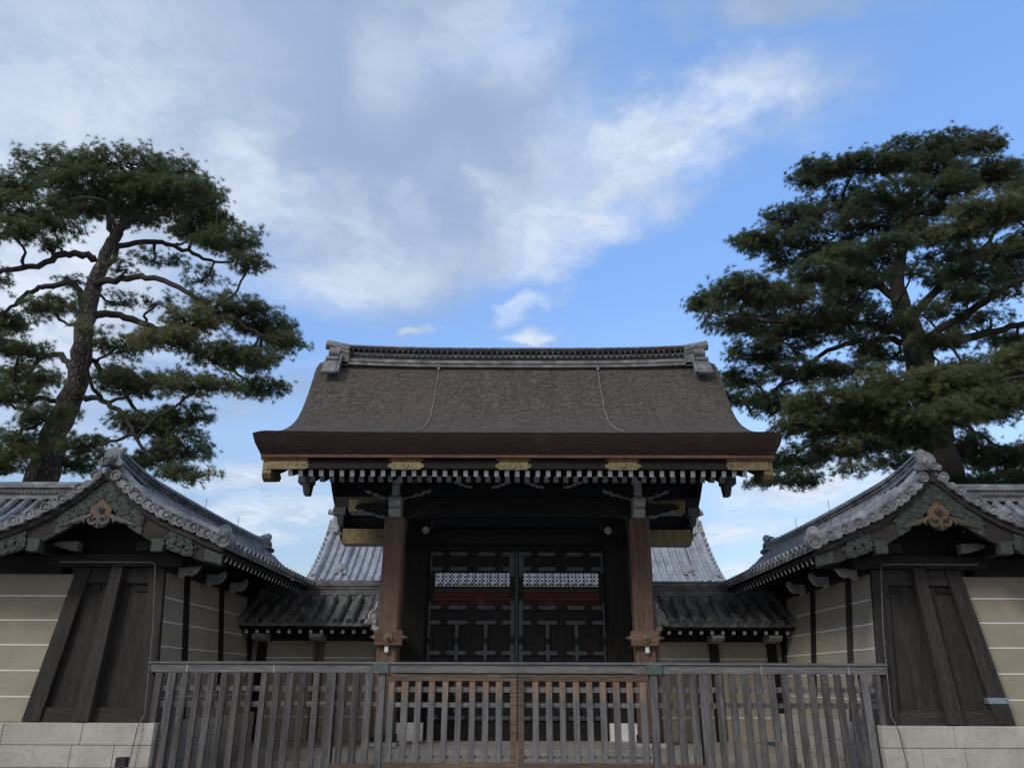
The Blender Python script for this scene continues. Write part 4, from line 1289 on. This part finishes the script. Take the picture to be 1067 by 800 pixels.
    q = MB(s); q.box(-5.98, -3.04, 18.50, 18.70, 2.622, 3.32); q.build('wall_head', M['dark_x'], lw)
    LP = [(0, 3.46), (.3, 3.26), (.6, 3.07), (.9, 2.90), (1.15, 2.78)]
    q = MB(s); rows = [-6.02 + .30 * i for i in range(10)]
    for sg in (-1, 1):
        tiled_slope(q, LP, rows, lambda a, h, z, sg=sg: (a, 18.6 + sg * h, z), .30, .078, .26)
    q.tube([(-3.17, 18.6 - h, smooth_prof(LP, h) + .10) for h in (.05, .3, .6, .9, 1.12)], .08, 10)
    q.build('tile_roof', M['tile_old'], lw, smooth=True)
    q = MB(s); ridge(q, [(-6.0, 18.6, 3.33), (-4.5, 18.6, 3.33), (-3.1, 18.6, 3.33)], .30, .33, .085, 5); q.build('ridge', M['tile_old'], lw)
    q = MB(s)
    demon_tile(q, (-3.12, 17.50, 2.88), (.55, -.8, 0), .8, 0)
    demon_tile(q, (-3.05, 17.62, 3.12), (.8, -.6, 0), .6, 0, knob=False)
    q.tube([(-3.10, 17.45, 2.70), (-2.98, 17.40, 2.62), (-3.0, 17.38, 2.55)], [.09, .08, .05], 8)
    q.build('end_ornament', M['offwhite'], lw, smooth=True)
    q = MB(s)
    for sg in (-1, 1):
        for dz in (-.07, -.10): q.strip([[(x, 18.6 + sg * h, smooth_prof(LP, h) + dz) for x in (-6.0, -3.02)] for h in (0, .3, .6, .9, 1.12)], 0)
    q.box(-6.05, -3.02, 17.50, 17.56, 2.655, 2.72); q.build('soffit_boards', M['dark_x'], lw)
    rr = MB(s); rr.beam((0, 0, 0), (0, .75, .28), .07, .075, 0, 1); rf = rr.build('rafter', [M['dark_y'], M['white']], lw, at=(0, 0, 0))
    lb_ = parent_base(lw)
    for i in range(13):
        loc = Vector((s * (-5.92 + .235 * i), 17.66, 2.60)) - lb_
        if i == 0: rf.location = loc
        else: copy_part(rf, lw, loc)
    for xx in (-5.66, -4.40):
        q = MB(s); q.prism([(17.66, 2.56), (17.62, 2.50), (17.70, 2.44), (17.95, 2.42), (18.2, 2.40), (18.2, 2.56)], 'yz', xx - .13, xx + .13); q.build('eave_arm', M['offgrey'], lw)

# ------------------------------------------------------------------ wooden fence across the recess
FYY = 13.72
fence = thing('wooden_fence', (0, FYY, 0), 'long weathered grey picket fence with a middle gate, across the front', 'fence')
fb = parent_base(fence)
k = MB()
k.box(-6.13, -2.225, FYY - .07, FYY + .11, 1.725, 1.86); k.box(-2.22, 2.22, FYY - .071, FYY + .11, 1.725, 1.86); k.box(2.225, 6.13, FYY - .07, FYY + .11, 1.725, 1.86)
k.hexa([(-6.15, FYY - .10, 1.862), (6.15, FYY - .10, 1.862), (6.15, FYY + .14, 1.862), (-6.15, FYY + .14, 1.862), (-6.15, FYY - .095, 1.88), (6.15, FYY - .095, 1.88), (6.15, FYY + .02, 1.90), (-6.15, FYY + .02, 1.90)])
cap = k.build('cap_rail', M['grey_x'], fence, bevel=.006)
for sx in (-1, 1):
    q = MB(sx); q.box(-2.40, -2.14, FYY - .105, FYY + .12, 1.72, 1.865); q.build('copper_wrap', M['copper_sheet'], cap)
    for xx in (-4.05, -5.5):
        q = MB(sx); q.box(xx - .012, xx + .012, FYY - .076, FYY + .0, 1.72, 1.862); q.build('joint_strip', M['offgrey'], cap)
for za, zc in ((1.44, 1.52), (1.20, 1.28), (.12, .20)):
    q = MB(); q.box(-6.1, -2.25, FYY - .01, FYY + .05, za, zc); q.build('rail', M['grey_x'], fence)
    q = MB(); q.box(2.25, 6.1, FYY - .01, FYY + .05, za, zc); q.build('rail', M['grey_x'], fence)
pk = MB()
def picket_shape(mb, w, t, z0, z1):
    mb.prism([(-w / 2 + .006, -t / 2), (w / 2 - .006, -t / 2), (w / 2, -t / 2 + .006), (w / 2, t / 2), (-w / 2, t / 2), (-w / 2, -t / 2 + .006)], 'xy', z0, z1)
picket_shape(pk, .112, .05, .06 - 1.72, 0)
picket = pk.build('picket', M['picket'], fence, at=(0, 0, 0))
first = True
random.seed(5)
for sx in (-1, 1):
    for i in range(17):
        x = 2.46 + .2185 * i
        loc = Vector((sx * x + random.uniform(-.007, .007), FYY - .037, 1.722)) - fb
        if first: picket.location = loc; first = False; o = picket
        else: o = copy_part(picket, fence, loc)
        o.rotation_euler = (0, random.uniform(-.007, .007), random.uniform(-.05, .05)); o.scale = (random.uniform(.86, 1.06), random.uniform(.9, 1.1), 1)
    for xx, w in ((2.25, .12), (3.06, .10), (5.74, .12)):
        q = MB(sx); q.box(-xx - w / 2, -xx + w / 2, FYY - .062, FYY + .06, 0, 1.722); q.build('post', M['grey_z'], fence, bevel=.006)
    q = MB(sx); q.box(-3.02, -2.30, FYY - .075, FYY + .0, .26, .36); q.build('sill', M['gatewood'], fence)
    # two leaves of the middle gate
    lf = MB(sx)
    lf.box(-2.17, -.012, FYY - .05, FYY + .03, 1.60, 1.705); lf.box(-2.17, -.012, FYY - .05, FYY + .03, .28, .375)
    lf.box(-.112, -.01, FYY - .052, FYY + .032, .376, 1.598); 
    leaf = lf.build('gate_leaf', M['gatewood'], fence, bevel=.006)
    bk = MB(sx)
    for za, zc in ((1.43, 1.51), (1.20, 1.27), (.44, .48)): bk.box(-2.16, -.113, FYY + .0, FYY + .04, za, zc)
    bk.build('rail', M['grey_x'], leaf)
    p2 = MB(); picket_shape(p2, .105, .04, -1.222, 0)
    base = p2.build('picket', M['picket_gate'], leaf, at=(0, 0, 0))
    for i in range(9):
        loc = Vector((sx * (.30 + .2225 * i), FYY - .02, 1.599)) - fb
        if i == 0: base.location = loc; o = base
        else: o = copy_part(base, leaf, loc)
        o.rotation_euler = (0, random.uniform(-.004, .004), random.uniform(-.05, .05)); o.scale = (random.uniform(.9, 1.06), 1, random.uniform(.985, 1))
q = MB(); q.box(-.28, .26, FYY - .056, FYY - .048, 1.655, 1.68); q.build('latch_bar', M['blackmetal'], fence)
fence.location = (0, 13.40, .036); fence.scale = (.977, .977, .977)
# thin black poles standing behind the fence
for sx, lab in ((-1, 'thin black pole behind the fence, in front of the left low wall'), (1, 'thin black pole behind the fence, in front of the right low wall')):
    q = MB(); q.tube([(0, 0, 0), (0, 0, 1.71)], .024, 8); q.box(-.09, .09, -.09, .09, 0, .03)
    o = q.build('black_pole', M['black']); o.location = (sx * 3.12, 14.25, .0); tag(o, lab, 'pole', 'black poles behind the fence', 'thing')
# dark little fixture in front of the left footing
q = MB(); q.tube([(0, 0, 0), (0, 0, .42)], .02, 8); q.box(-.075, .075, -.05, .05, .42, .53); q.prism([(-.085, .53), (.085, .53), (.06, .552), (-.06, .552)], 'xz', -.06, .06)
o = q.build('ground_spotlight', M['black']); o.location = (-5.75, 12.4, .0); tag(o, 'small black lamp box on a short stem before the left stone footing', 'lamp', None, 'thing')

# ------------------------------------------------------------------ inner gate, far behind
JY = 44.0
jm = thing('tiled_inner_gate', (0, JY, 0), 'wide vermilion inner gate with pale grey tiled roof, seen behind the thatched gate', 'gate')
JP = [(0, 9.95), (.8, 9.03), (1.6, 8.18), (2.4, 7.43), (3.2, 6.76), (4.1, 6.13)]
q = MB(); rows = [-10.2 + .40 * i for i in range(52)]
for sg in (-1, 1):
    tiled_slope(q, JP, rows, lambda a, h, z, sg=sg: (a, JY + sg * h, z + .012 * (abs(a) / 10)**4 * h * 4), .40, .105, .55)
    for sx in (-1, 1):
        for h in [4.1 * i / 13 for i in range(14)]:
            zc = smooth_prof(JP, h) + .05
            disc_tile(q, (sx * 10.62, JY + sg * h, zc + .012 * h * 4), (sx, 0, 0), .13, .5)
        q.tube([(sx * 10.28, JY + sg * h, smooth_prof(JP, h) + .17 + .012 * h * 4) for h in [.2 + 3.8 * i / 12 for i in range(13)]], .13, 8)
        q.tube([(sx * 9.05, JY + sg * h, smooth_prof(JP, h) + .20) for h in [.2 + 3.0 * i / 12 for i in range(13)]], .17, 8)
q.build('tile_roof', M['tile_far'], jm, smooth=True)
q = MB(); ridge(q, [(-10.1 + 20.2 * i / 20, JY, 9.9 + .12 * abs(i / 10 - 1)**3) for i in range(21)], .5, .45, .16, 4); q.build('ridge', M['tile_far'], jm)
for sx in (-1, 1):
    e = MB(sx); demon_tile(e, (-10.15, JY, 10.22), (-1, 0, 0), 1.9, knob=False)
    e.box(-10.25, -9.95, JY - .75, JY + .75, 9.3, 10.1)
    e.tube([(-10.0, JY, 10.52), (-10.75, JY, 10.68)], .17, 10)
    for sg in (-1, 1):
        for kk in range(4): e.tube([(-10.0, JY + sg * (.35 + .12 * kk), 10.02 - .2 * kk), (-10.55, JY + sg * (.35 + .12 * kk), 10.04 - .2 * kk)], .12, 8)
        e2 = MB(sx); demon_tile(e2, (-9.05, JY + sg * 3.3, 7.0), (0, sg, 0), 1.35, knob=False); e2.build('demon_tile', M['tile_far'], jm)
    e.build('ridge_end_tiles', M['tile_far'], jm)
q = MB()
for sg in (-1, 1):
    for dz in (-.10, -.22): q.strip([[(x, JY + sg * h, smooth_prof(JP, h) + dz) for x in (-10.5, 0, 10.5)] for h in [4.0 * i / 12 for i in range(13)]], 0)
q.box(-10.4, 10.4, JY - 4.02, JY - 3.9, 5.82, 6.0); q.build('soffit_boards', M['dark_x'], jm)
q = MB(); q.box(-9.6, 9.6, JY - .12, JY + .12, .02, 6.9); q.build('white_wall', M['plaster'], jm)
for sg in (-1,):
    for i in range(6):
        x = -9.0 + 3.6 * i
        q = MB(); q.tube([(x, JY - 2.0, .02), (x, JY - 2.0, 6.2)], .27, 12); q.build('pillar', M['red'], jm, smooth=True)
        q = MB(); q.box(x - .26, x + .26, JY - .26, JY - .10, .02, 6.5); q.build('pillar', M['red'], jm)
for z0, z1, yy in ((5.6, 6.0, JY - 2.0), (4.9, 5.25, JY - 2.0), (5.3, 5.7, JY - .2), (3.9, 4.2, JY - .2)):
    q = MB(); q.box(-9.5, 9.5, yy - .15, yy + .15, z0, z1); q.build('tie_beam', M['red'], jm)
for i in range(5):
    x = -7.2 + 3.6 * i
    if i in (1, 2, 3):
        for sx in (-1, 1):
            q = MB(); q.box(x + min(0, sx * 1.48) + .01, x + max(0, sx * 1.48) - .01, JY - .22, JY - .125, .15, 3.88); q.build('door', M['red'], jm)

# ------------------------------------------------------------------ pines
def needle_sets(nvar=8, n=32, length=.135, width=.012):
    sets = []
    for _ in range(nvar):
        V = []
        for k in range(n):
            th = RNG.uniform(0, 2 * np.pi); ph = np.arccos(RNG.uniform(-.45, 1.0))
            d = np.array([np.sin(ph) * np.cos(th), np.sin(ph) * np.sin(th), np.cos(ph)])
            w = np.cross(d, RNG.normal(size=3)); w /= np.linalg.norm(w) + 1e-9
            L = length * RNG.uniform(.7, 1.1); b = d * .015
            V += [b - w * width / 2, b + w * width / 2, b + d * L]
        sets.append(np.array(V))
    return sets


NSETS = needle_sets()


def rot_to(d):
    d = d / (np.linalg.norm(d) + 1e-9)
    a = RNG.normal(size=3); a -= d * a.dot(d); a /= np.linalg.norm(a) + 1e-9
    return np.stack([a, np.cross(d, a), d], 1)


def crown(name, tufts, mat, parent):
    base = np.array(parent_base(parent))
    V, T = [], []
    for pos, d, sc, tint in tufts:
        s_ = NSETS[RNG.integers(len(NSETS))]
        V.append((s_ * sc) @ rot_to(d).T + pos - base); T.append(np.full(len(s_), tint, np.float32))
    V = np.concatenate(V).astype(np.float32); T = np.concatenate(T); nt = len(V) // 3
    me = bpy.data.meshes.new(name)
    me.vertices.add(len(V)); me.vertices.foreach_set('co', V.ravel())
    me.loops.add(len(V)); me.loops.foreach_set('vertex_index', np.arange(len(V), dtype=np.int32))
    me.polygons.add(nt); me.polygons.foreach_set('loop_start', np.arange(0, len(V), 3, dtype=np.int32))
    me.polygons.foreach_set('loop_total', np.full(nt, 3, np.int32))
    at = me.attributes.new('tint', 'FLOAT', 'POINT'); at.data.foreach_set('value', T)
    me.materials.append(mat); me.update(calc_edges=True)
    o = bpy.data.objects.new(name, me); COL.objects.link(o); o.parent = parent
    return o


def wander(pts, radii, amp, steps=4):
    """subdivide a limb path and give it the crooked run of a pine's limb"""
    P_, R_ = [], []
    for i in range(len(pts) - 1):
        for k in range(steps):
            t = k / steps
            p0 = pts[max(i - 1, 0)]; p1 = pts[i]; p2 = pts[i + 1]; p3 = pts[min(i + 2, len(pts) - 1)]
            q = .5 * ((2 * p1) + (p2 - p0) * t + (2 * p0 - 5 * p1 + 4 * p2 - p3) * t * t + (3 * p1 - p0 - 3 * p2 + p3) * t**3)
            r = radii[i] + (radii[i + 1] - radii[i]) * t
            a = amp * (0 if (i == 0 and k == 0) else 1)
            P_.append(q + Vector((random.uniform(-a, a), random.uniform(-a, a), random.uniform(-a, a)))); R_.append(r * random.uniform(.94, 1.06))
    P_.append(pts[-1]); R_.append(radii[-1])
    return P_, R_


def pine(name, base, label, trunk_pts, trunk_r, limbs, pads, nmat, px2m, dens=1.0, group='pines rising behind the wall', barkm=None, limbm=None):
    t = thing(name, base, label, 'tree', group)
    m = MB(); P_, R_ = wander(trunk_pts, trunk_r, .05, 5)
    m.tube(P_, R_, 14); m.build('trunk', barkm, t, smooth='all')
    limb_pts = [(p, r) for p, r in zip(P_, R_) if p.z > 6.5]
    for pts, r0, r1 in limbs:
        n = len(pts); rr = [r0 + (r1 - r0) * i / (n - 1) for i in range(n)]
        lp, lr = wander(pts, rr, .055, 5)
        m = MB(); m.tube(lp, lr, 9); m.build('limb', limbm or M['limb'], t, smooth='all')
        limb_pts += list(zip(lp[2:], lr[2:]))
    tw = MB(); tufts = []
    for (c, rx, rz_, tint, dm) in pads:
        ry = rx * random.uniform(.5, .7)
        # a branch from the nearest limb below to the pad
        best = min(limb_pts, key=lambda q: (q[0] - c).length + .4 * max(0, q[0].z - c.z))
        a, ra = best
        core = c + Vector((0, 0, -rz_ * .35))
        if (core - a).length > .25:
            mid_ = (a + core) / 2 + Vector((random.uniform(-.2, .2), random.uniform(-.2, .2), random.uniform(-.25, .05)))
            bp, br = wander([a, mid_, core], [min(ra, .06), .04, .025], .05, 4)
            tw.tube(bp, br, 6)
        A = math.pi * rx * rz_
        ns = max(6, int((A * 32 + rx * 9) * dens * dm))
        ends = []
        for k in range(ns):
            # horizontal disc layers, thicker in the middle
            th = random.uniform(0, 2 * math.pi); rr = math.sqrt(random.random())
            zz = random.uniform(-.8, .8) * math.sqrt(max(.05, 1 - rr * rr))
            q = c + Vector((rx * rr * math.cos(th), ry * rr * math.sin(th), rz_ * zz))
            q += Vector((random.gauss(0, .08), random.gauss(0, .08), random.gauss(0, .08)))
            ends.append(q)
            st = core + Vector(((q.x - core.x) * random.uniform(.1, .4), (q.y - core.y) * random.uniform(.1, .4), 0))
            md = (st + q) / 2 + Vector((random.uniform(-.1, .1), random.uniform(-.1, .1), random.uniform(-.12, .02)))
            tw.tube([st, md, q], [.016, .012, .006], 4, caps=False)
            out = (q - core); out.z = abs(out.z) * .5
            if out.length > 1e-3: out.normalize()
            tn = tint + random.gauss(0, .16)
            nt = random.randint(9, 13)
            for j in range(nt):
                off = np.array([random.gauss(0, .15), random.gauss(0, .15), random.gauss(0, .07)])
                d = np.array(out) * .7 + np.array([random.gauss(0, .35), random.gauss(0, .35), .75])
                tufts.append((np.array(q) + off, d, random.uniform(.75, 1.15), min(1, max(0, tn + random.gauss(0, .10)))))
    tw.build('twigs', M['limb'], t)
    crown('crown', tufts, nmat, t)
    print(name, 'tufts', len(tufts), 'pads', len(pads))
    return t


def zl(x, y, Y): return P(x / 2.051, 130 + y / 2.051, Y)
def zr(x, y, Y): return P(710 + x / 2.0, 120 + y / 2.0, Y)


random.seed(101)
YL = 21.0
tr = [Vector((-13.9, YL, 0)), Vector((-13.75, YL, 3.4))] + [zl(*p, YL) for p in ((92, 745), (118, 660), (150, 590), (172, 500), (182, 430), (205, 330), (240, 250), (268, 205), (300, 150), (310, 110))]
trr = [.55, .47, .42, .35, .32, .29, .26, .22, .17, .12, .08, .04]
LL = [([(205, 285, 0), (150, 275, -.3), (80, 300, -.5), (20, 310, -.8), (-60, 330, -1), (-150, 330, -1)], .12, .05),
      ([(180, 385, 0), (155, 340, .3), (100, 345, .5), (60, 360, .6), (10, 400, .6), (-60, 420, .6)], .11, .04),
      ([(200, 340, 0), (230, 333, -.3), (300, 325, -.6), (380, 345, -1.0), (450, 390, -1.2), (540, 440, -1.2), (600, 470, -1.0)], .12, .03),
      ([(190, 412, 0), (240, 405, .3), (310, 430, .6), (370, 450, .8), (430, 490, .9), (500, 530, .9), (545, 560, .8)], .13, .03),
      ([(240, 258, 0), (330, 252, .4), (400, 270, .6), (450, 290, .7), (500, 290, .6)], .10, .03),
      ([(248, 240, 0), (290, 200, -.5), (350, 190, -.9), (420, 175, -1.1), (460, 170, -1.2)], .10, .03),
      ([(240, 240, 0), (225, 180, .5), (180, 140, .8), (130, 110, 1.0), (80, 90, 1.0)], .10, .03),
      ([(215, 300, 0), (250, 280, -.8), (240, 210, -1.5), (220, 160, -2.0), (150, 160, -2.2)], .09, .03),
      ([(170, 580, 0), (220, 590, -.6), (270, 630, -1.0), (300, 680, -1.2), (330, 720, -1.2)], .09, .03),
      ([(155, 520, 0), (120, 490, .5), (60, 520, .7), (0, 525, .8), (-60, 530, .8)], .10, .03),
      ([(135, 590, 0), (70, 590, -.5), (45, 650, -.6), (25, 720, -.6), (10, 745, -.6)], .08, .02),
      ([(182, 490, 0), (215, 520, .4), (250, 545, .7), (285, 600, .9), (330, 640, 1.0), (390, 690, 1.0)], .09, .03)]
limbs = [([zl(x, y, YL + d) for x, y, d in p], a, b) for p, a, b in LL]
LPAD = [(130, 70, 110, 30, .5), (255, 65, 110, 28, .5), (370, 85, 75, 34, .4), (30, 110, 70, 42, .5), (60, 175, 95, 36, .55), (180, 165, 95, 34, .5), (190, 115, 100, 32, .4), (310, 120, 90, 36, .4),
        (330, 160, 85, 34, .4), (430, 150, 62, 40, .35), (490, 250, 66, 42, .35), (420, 220, 75, 36, .35), (30, 225, 60, 26, .5), (530, 300, 36, 24, .35), (400, 120, 60, 30, .4), (450, 200, 60, 34, .35),
        (-70, 140, 80, 50, .4), (-80, 230, 80, 40, .4), (-60, 320, 70, 36, .4), (280, 190, 60, 22, .35), (120, 215, 60, 20, .4),
        (480, 395, 75, 34, .45), (560, 425, 66, 36, .4), (606, 465, 42, 34, .4), (500, 495, 85, 30, .4), (560, 560, 56, 28, .4), (405, 420, 55, 32, .85), (355, 458, 66, 34, .8), (425, 555, 75, 30, .65), (540, 500, 60, 30, .4),
        (300, 555, 85, 32, .35), (330, 640, 92, 34, .45), (385, 690, 62, 34, .4), (300, 715, 75, 30, .4), (395, 745, 44, 24, .35), (260, 470, 52, 26, .35), (235, 535, 48, 24, .35), (400, 620, 50, 24, .4),
        (110, 385, 52, 30, .35), (30, 425, 44, 32, .3), (40, 478, 62, 28, .35), (55, 540, 74, 30, .4), (15, 580, 56, 30, .35), (100, 620, 50, 22, .3), (40, 680, 56, 28, .4), (10, 715, 50, 30, .4), (185, 680, 46, 26, .3), (165, 725, 50, 24, .35),
        (330, 290, 60, 16, .3), (270, 305, 40, 14, .3), (430, 330, 45, 18, .35), (-60, 430, 60, 40, .35), (-60, 560, 60, 40, .35), (150, 330, 36, 16, .3), (120, 255, 40, 16, .3), (250, 380, 40, 16, .3), (340, 380, 40, 16, .3), (200, 440, 30, 18, .6)]
m_px = 23.2 / 802 / 2.051
pads = []
for x, y, rx, rz_, tn in LPAD:
    y += 16 if y < 130 else (8 if y < 200 else 0)
    dy = random.uniform(-1.7, 1.7) if tn < .6 else random.uniform(-2.3, -1.5)
    thin = .55 if rz_ < 20 else 1.0
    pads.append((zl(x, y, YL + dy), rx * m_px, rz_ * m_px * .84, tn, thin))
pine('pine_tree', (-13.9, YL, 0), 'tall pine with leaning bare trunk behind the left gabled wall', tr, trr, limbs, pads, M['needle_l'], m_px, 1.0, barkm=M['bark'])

YR = 22.0
tr = [Vector((13.3, YR, 0)), Vector((13.1, YR, 3.5))] + [zr(*p, YR) for p in ((545, 740), (525, 640), (502, 540), (486, 470), (462, 400), (450, 350), (458, 290), (468, 220), (480, 160), (500, 100))]
trr = [.66, .58, .50, .46, .42, .36, .28, .22, .17, .13, .09, .04]
RL = [([(476, 452, 0), (340, 430, -.5), (260, 425, -.9), (190, 430, -1.2), (110, 420, -1.3)], .12, .03),
      ([(482, 478, 0), (425, 468, .1), (340, 480, .4), (260, 520, .7), (200, 570, .8), (150, 610, .8)], .14, .03),
      ([(466, 402, 0), (370, 320, .4), (300, 290, .7), (240, 240, .9), (200, 240, .9)], .17, .04),
      ([(474, 425, 0), (550, 350, .4), (610, 300, .6), (650, 250, .6), (690, 180, .6)], .17, .05),
      ([(484, 480, 0), (590, 420, -.4), (650, 375, -.6), (720, 340, -.6), (800, 320, -.6)], .18, .06),
      ([(486, 492, 0), (560, 465, .4), (640, 455, .5), (720, 432, .5), (820, 430, .5)], .22, .08),
      ([(460, 300, 0), (400, 270, .4), (340, 270, .6), (290, 265, .6)], .10, .03),
      ([(470, 210, 0), (540, 150, -.5), (600, 110, -.8), (640, 90, -.9)], .12, .03),
      ([(475, 180, 0), (420, 120, .5), (360, 110, .6), (310, 110, .6)], .10, .03),
      ([(460, 260, 0), (520, 240, -1.2), (580, 225, -2.2), (650, 200, -2.6)], .12, .03),
      ([(505, 560, 0), (430, 600, -1.5), (350, 610, -2.6), (280, 640, -3.0), (240, 650, -3.0)], .13, .03),
      ([(512, 570, 0), (560, 580, -1.6), (630, 570, -2.8), (700, 550, -3.2), (790, 540, -3.4)], .14, .05),
      ([(515, 620, 0), (470, 650, -1.2), (400, 670, -2.0), (340, 700, -2.2)], .10, .03),
      ([(530, 640, 0), (600, 650, .6), (660, 690, .8), (720, 690, .8)], .10, .04),
      ([(505, 540, 0), (420, 580, 1.0), (330, 640, 1.4), (250, 700, 1.5), (200, 750, 1.5)], .10, .02)]
limbs = [([zr(x, y, YR + d) for x, y, d in p], a * .82, b * .9) for p, a, b in RL]
B, F = 0, 1  # the higher tints of F pads paint sunlight into the front boughs
RPAD = [(560, 60, 76, 30, .3, B), (620, 60, 50, 32, .3, B), (480, 78, 76, 28, .3, B), (400, 105, 84, 30, .3, B), (310, 108, 66, 30, .35, B), (265, 130, 40, 30, .35, B), (625, 120, 76, 40, .3, B), (685, 130, 50, 40, .3, B),
        (560, 150, 60, 38, .3, B), (440, 170, 86, 36, .3, B), (330, 185, 86, 36, .35, B), (240, 215, 66, 32, .35, B), (180, 256, 56, 28, .4, B), (140, 270, 36, 22, .4, B), (290, 262, 84, 32, .3, B), (400, 225, 76, 32, .25, B),
        (230, 300, 60, 22, .35, B), (680, 290, 60, 42, .3, B), (610, 290, 60, 26, .25, B), (640, 195, 86, 40, .72, F), (575, 248, 66, 28, .75, F), (690, 200, 60, 40, .7, F), (760, 160, 80, 60, .3, B), (760, 260, 70, 50, .4, B), (520, 110, 80, 34, .25, B), (500, 200, 60, 28, .25, B),
        (60, 392, 44, 34, .45, B), (130, 366, 76, 34, .5, F), (200, 378, 66, 34, .5, F), (120, 420, 86, 28, .4, B), (290, 365, 76, 22, .3, B), (350, 385, 66, 22, .3, B), (250, 455, 86, 28, .3, B), (330, 440, 56, 20, .25, B),
        (170, 495, 76, 28, .35, B), (130, 548, 46, 28, .35, B), (250, 540, 76, 24, .3, B), (420, 500, 56, 24, .25, B), (350, 530, 76, 20, .25, B), (130, 590, 36, 20, .35, B), (200, 600, 66, 26, .35, B), (220, 718, 76, 28, .3, B),
        (230, 758, 56, 20, .3, B), (170, 765, 32, 16, .3, B), (310, 320, 60, 16, .25, B), (400, 350, 40, 14, .25, B), (380, 470, 60, 18, .25, B), (540, 300, 50, 18, .25, B),
        (600, 370, 60, 22, .3, B), (690, 370, 46, 14, .3, B), (560, 410, 46, 18, .3, B), (640, 420, 50, 14, .3, B), (790, 360, 60, 40, .3, B), (680, 470, 60, 20, .4, B),
        (330, 600, 104, 32, .72, F), (450, 568, 104, 32, .7, F), (560, 556, 86, 34, .75, F), (650, 528, 86, 36, .72, F), (715, 508, 56, 40, .7, F), (280, 645, 76, 30, .6, F), (400, 645, 94, 38, .62, F), (530, 630, 104, 40, .6, F),
        (640, 600, 86, 40, .6, F), (350, 690, 76, 30, .62, F), (480, 680, 66, 24, .5, F), (700, 590, 60, 40, .6, F), (800, 560, 80, 50, .6, F), (600, 690, 50, 28, .3, B), (655, 715, 66, 38, .35, B), (700, 755, 50, 34, .3, B), (450, 720, 46, 22, .3, B),
        (605, 760, 42, 24, .3, B), (355, 738, 30, 16, .5, F), (420, 600, 60, 24, .5, F), (590, 600, 60, 28, .6, F), (780, 700, 70, 50, .3, B), (560, 720, 40, 22, .3, B), (400, 300, 62, 24, .3, B), (360, 340, 62, 24, .3, B), (430, 405, 46, 18, .3, B), (540, 250, 60, 26, .3, B), (610, 330, 60, 20, .3, B), (440, 330, 40, 18, .3, B), (700, 330, 50, 20, .3, B), (470, 250, 40, 22, .3, B), (300, 420, 70, 22, .3, B), (180, 440, 70, 26, .35, B), (478, 330, 36, 16, .35, F), (500, 410, 44, 18, .35, F), (440, 270, 50, 20, .35, F), (350, 290, 60, 22, .4, F), (560, 340, 56, 20, .3, B), (640, 350, 50, 16, .3, B), (590, 440, 50, 14, .3, B), (420, 440, 60, 20, .3, B), (280, 330, 60, 20, .4, F), (520, 470, 56, 20, .45, F)]
m_px = 24.5 / 802 / 2.0
pads = []
for x, y, rx, rz_, tn, fr in RPAD:
    dy = random.uniform(-1.4, 1.9) if fr == B else random.uniform(-3.4, -2.2)
    sc = (1 + dy / 23)
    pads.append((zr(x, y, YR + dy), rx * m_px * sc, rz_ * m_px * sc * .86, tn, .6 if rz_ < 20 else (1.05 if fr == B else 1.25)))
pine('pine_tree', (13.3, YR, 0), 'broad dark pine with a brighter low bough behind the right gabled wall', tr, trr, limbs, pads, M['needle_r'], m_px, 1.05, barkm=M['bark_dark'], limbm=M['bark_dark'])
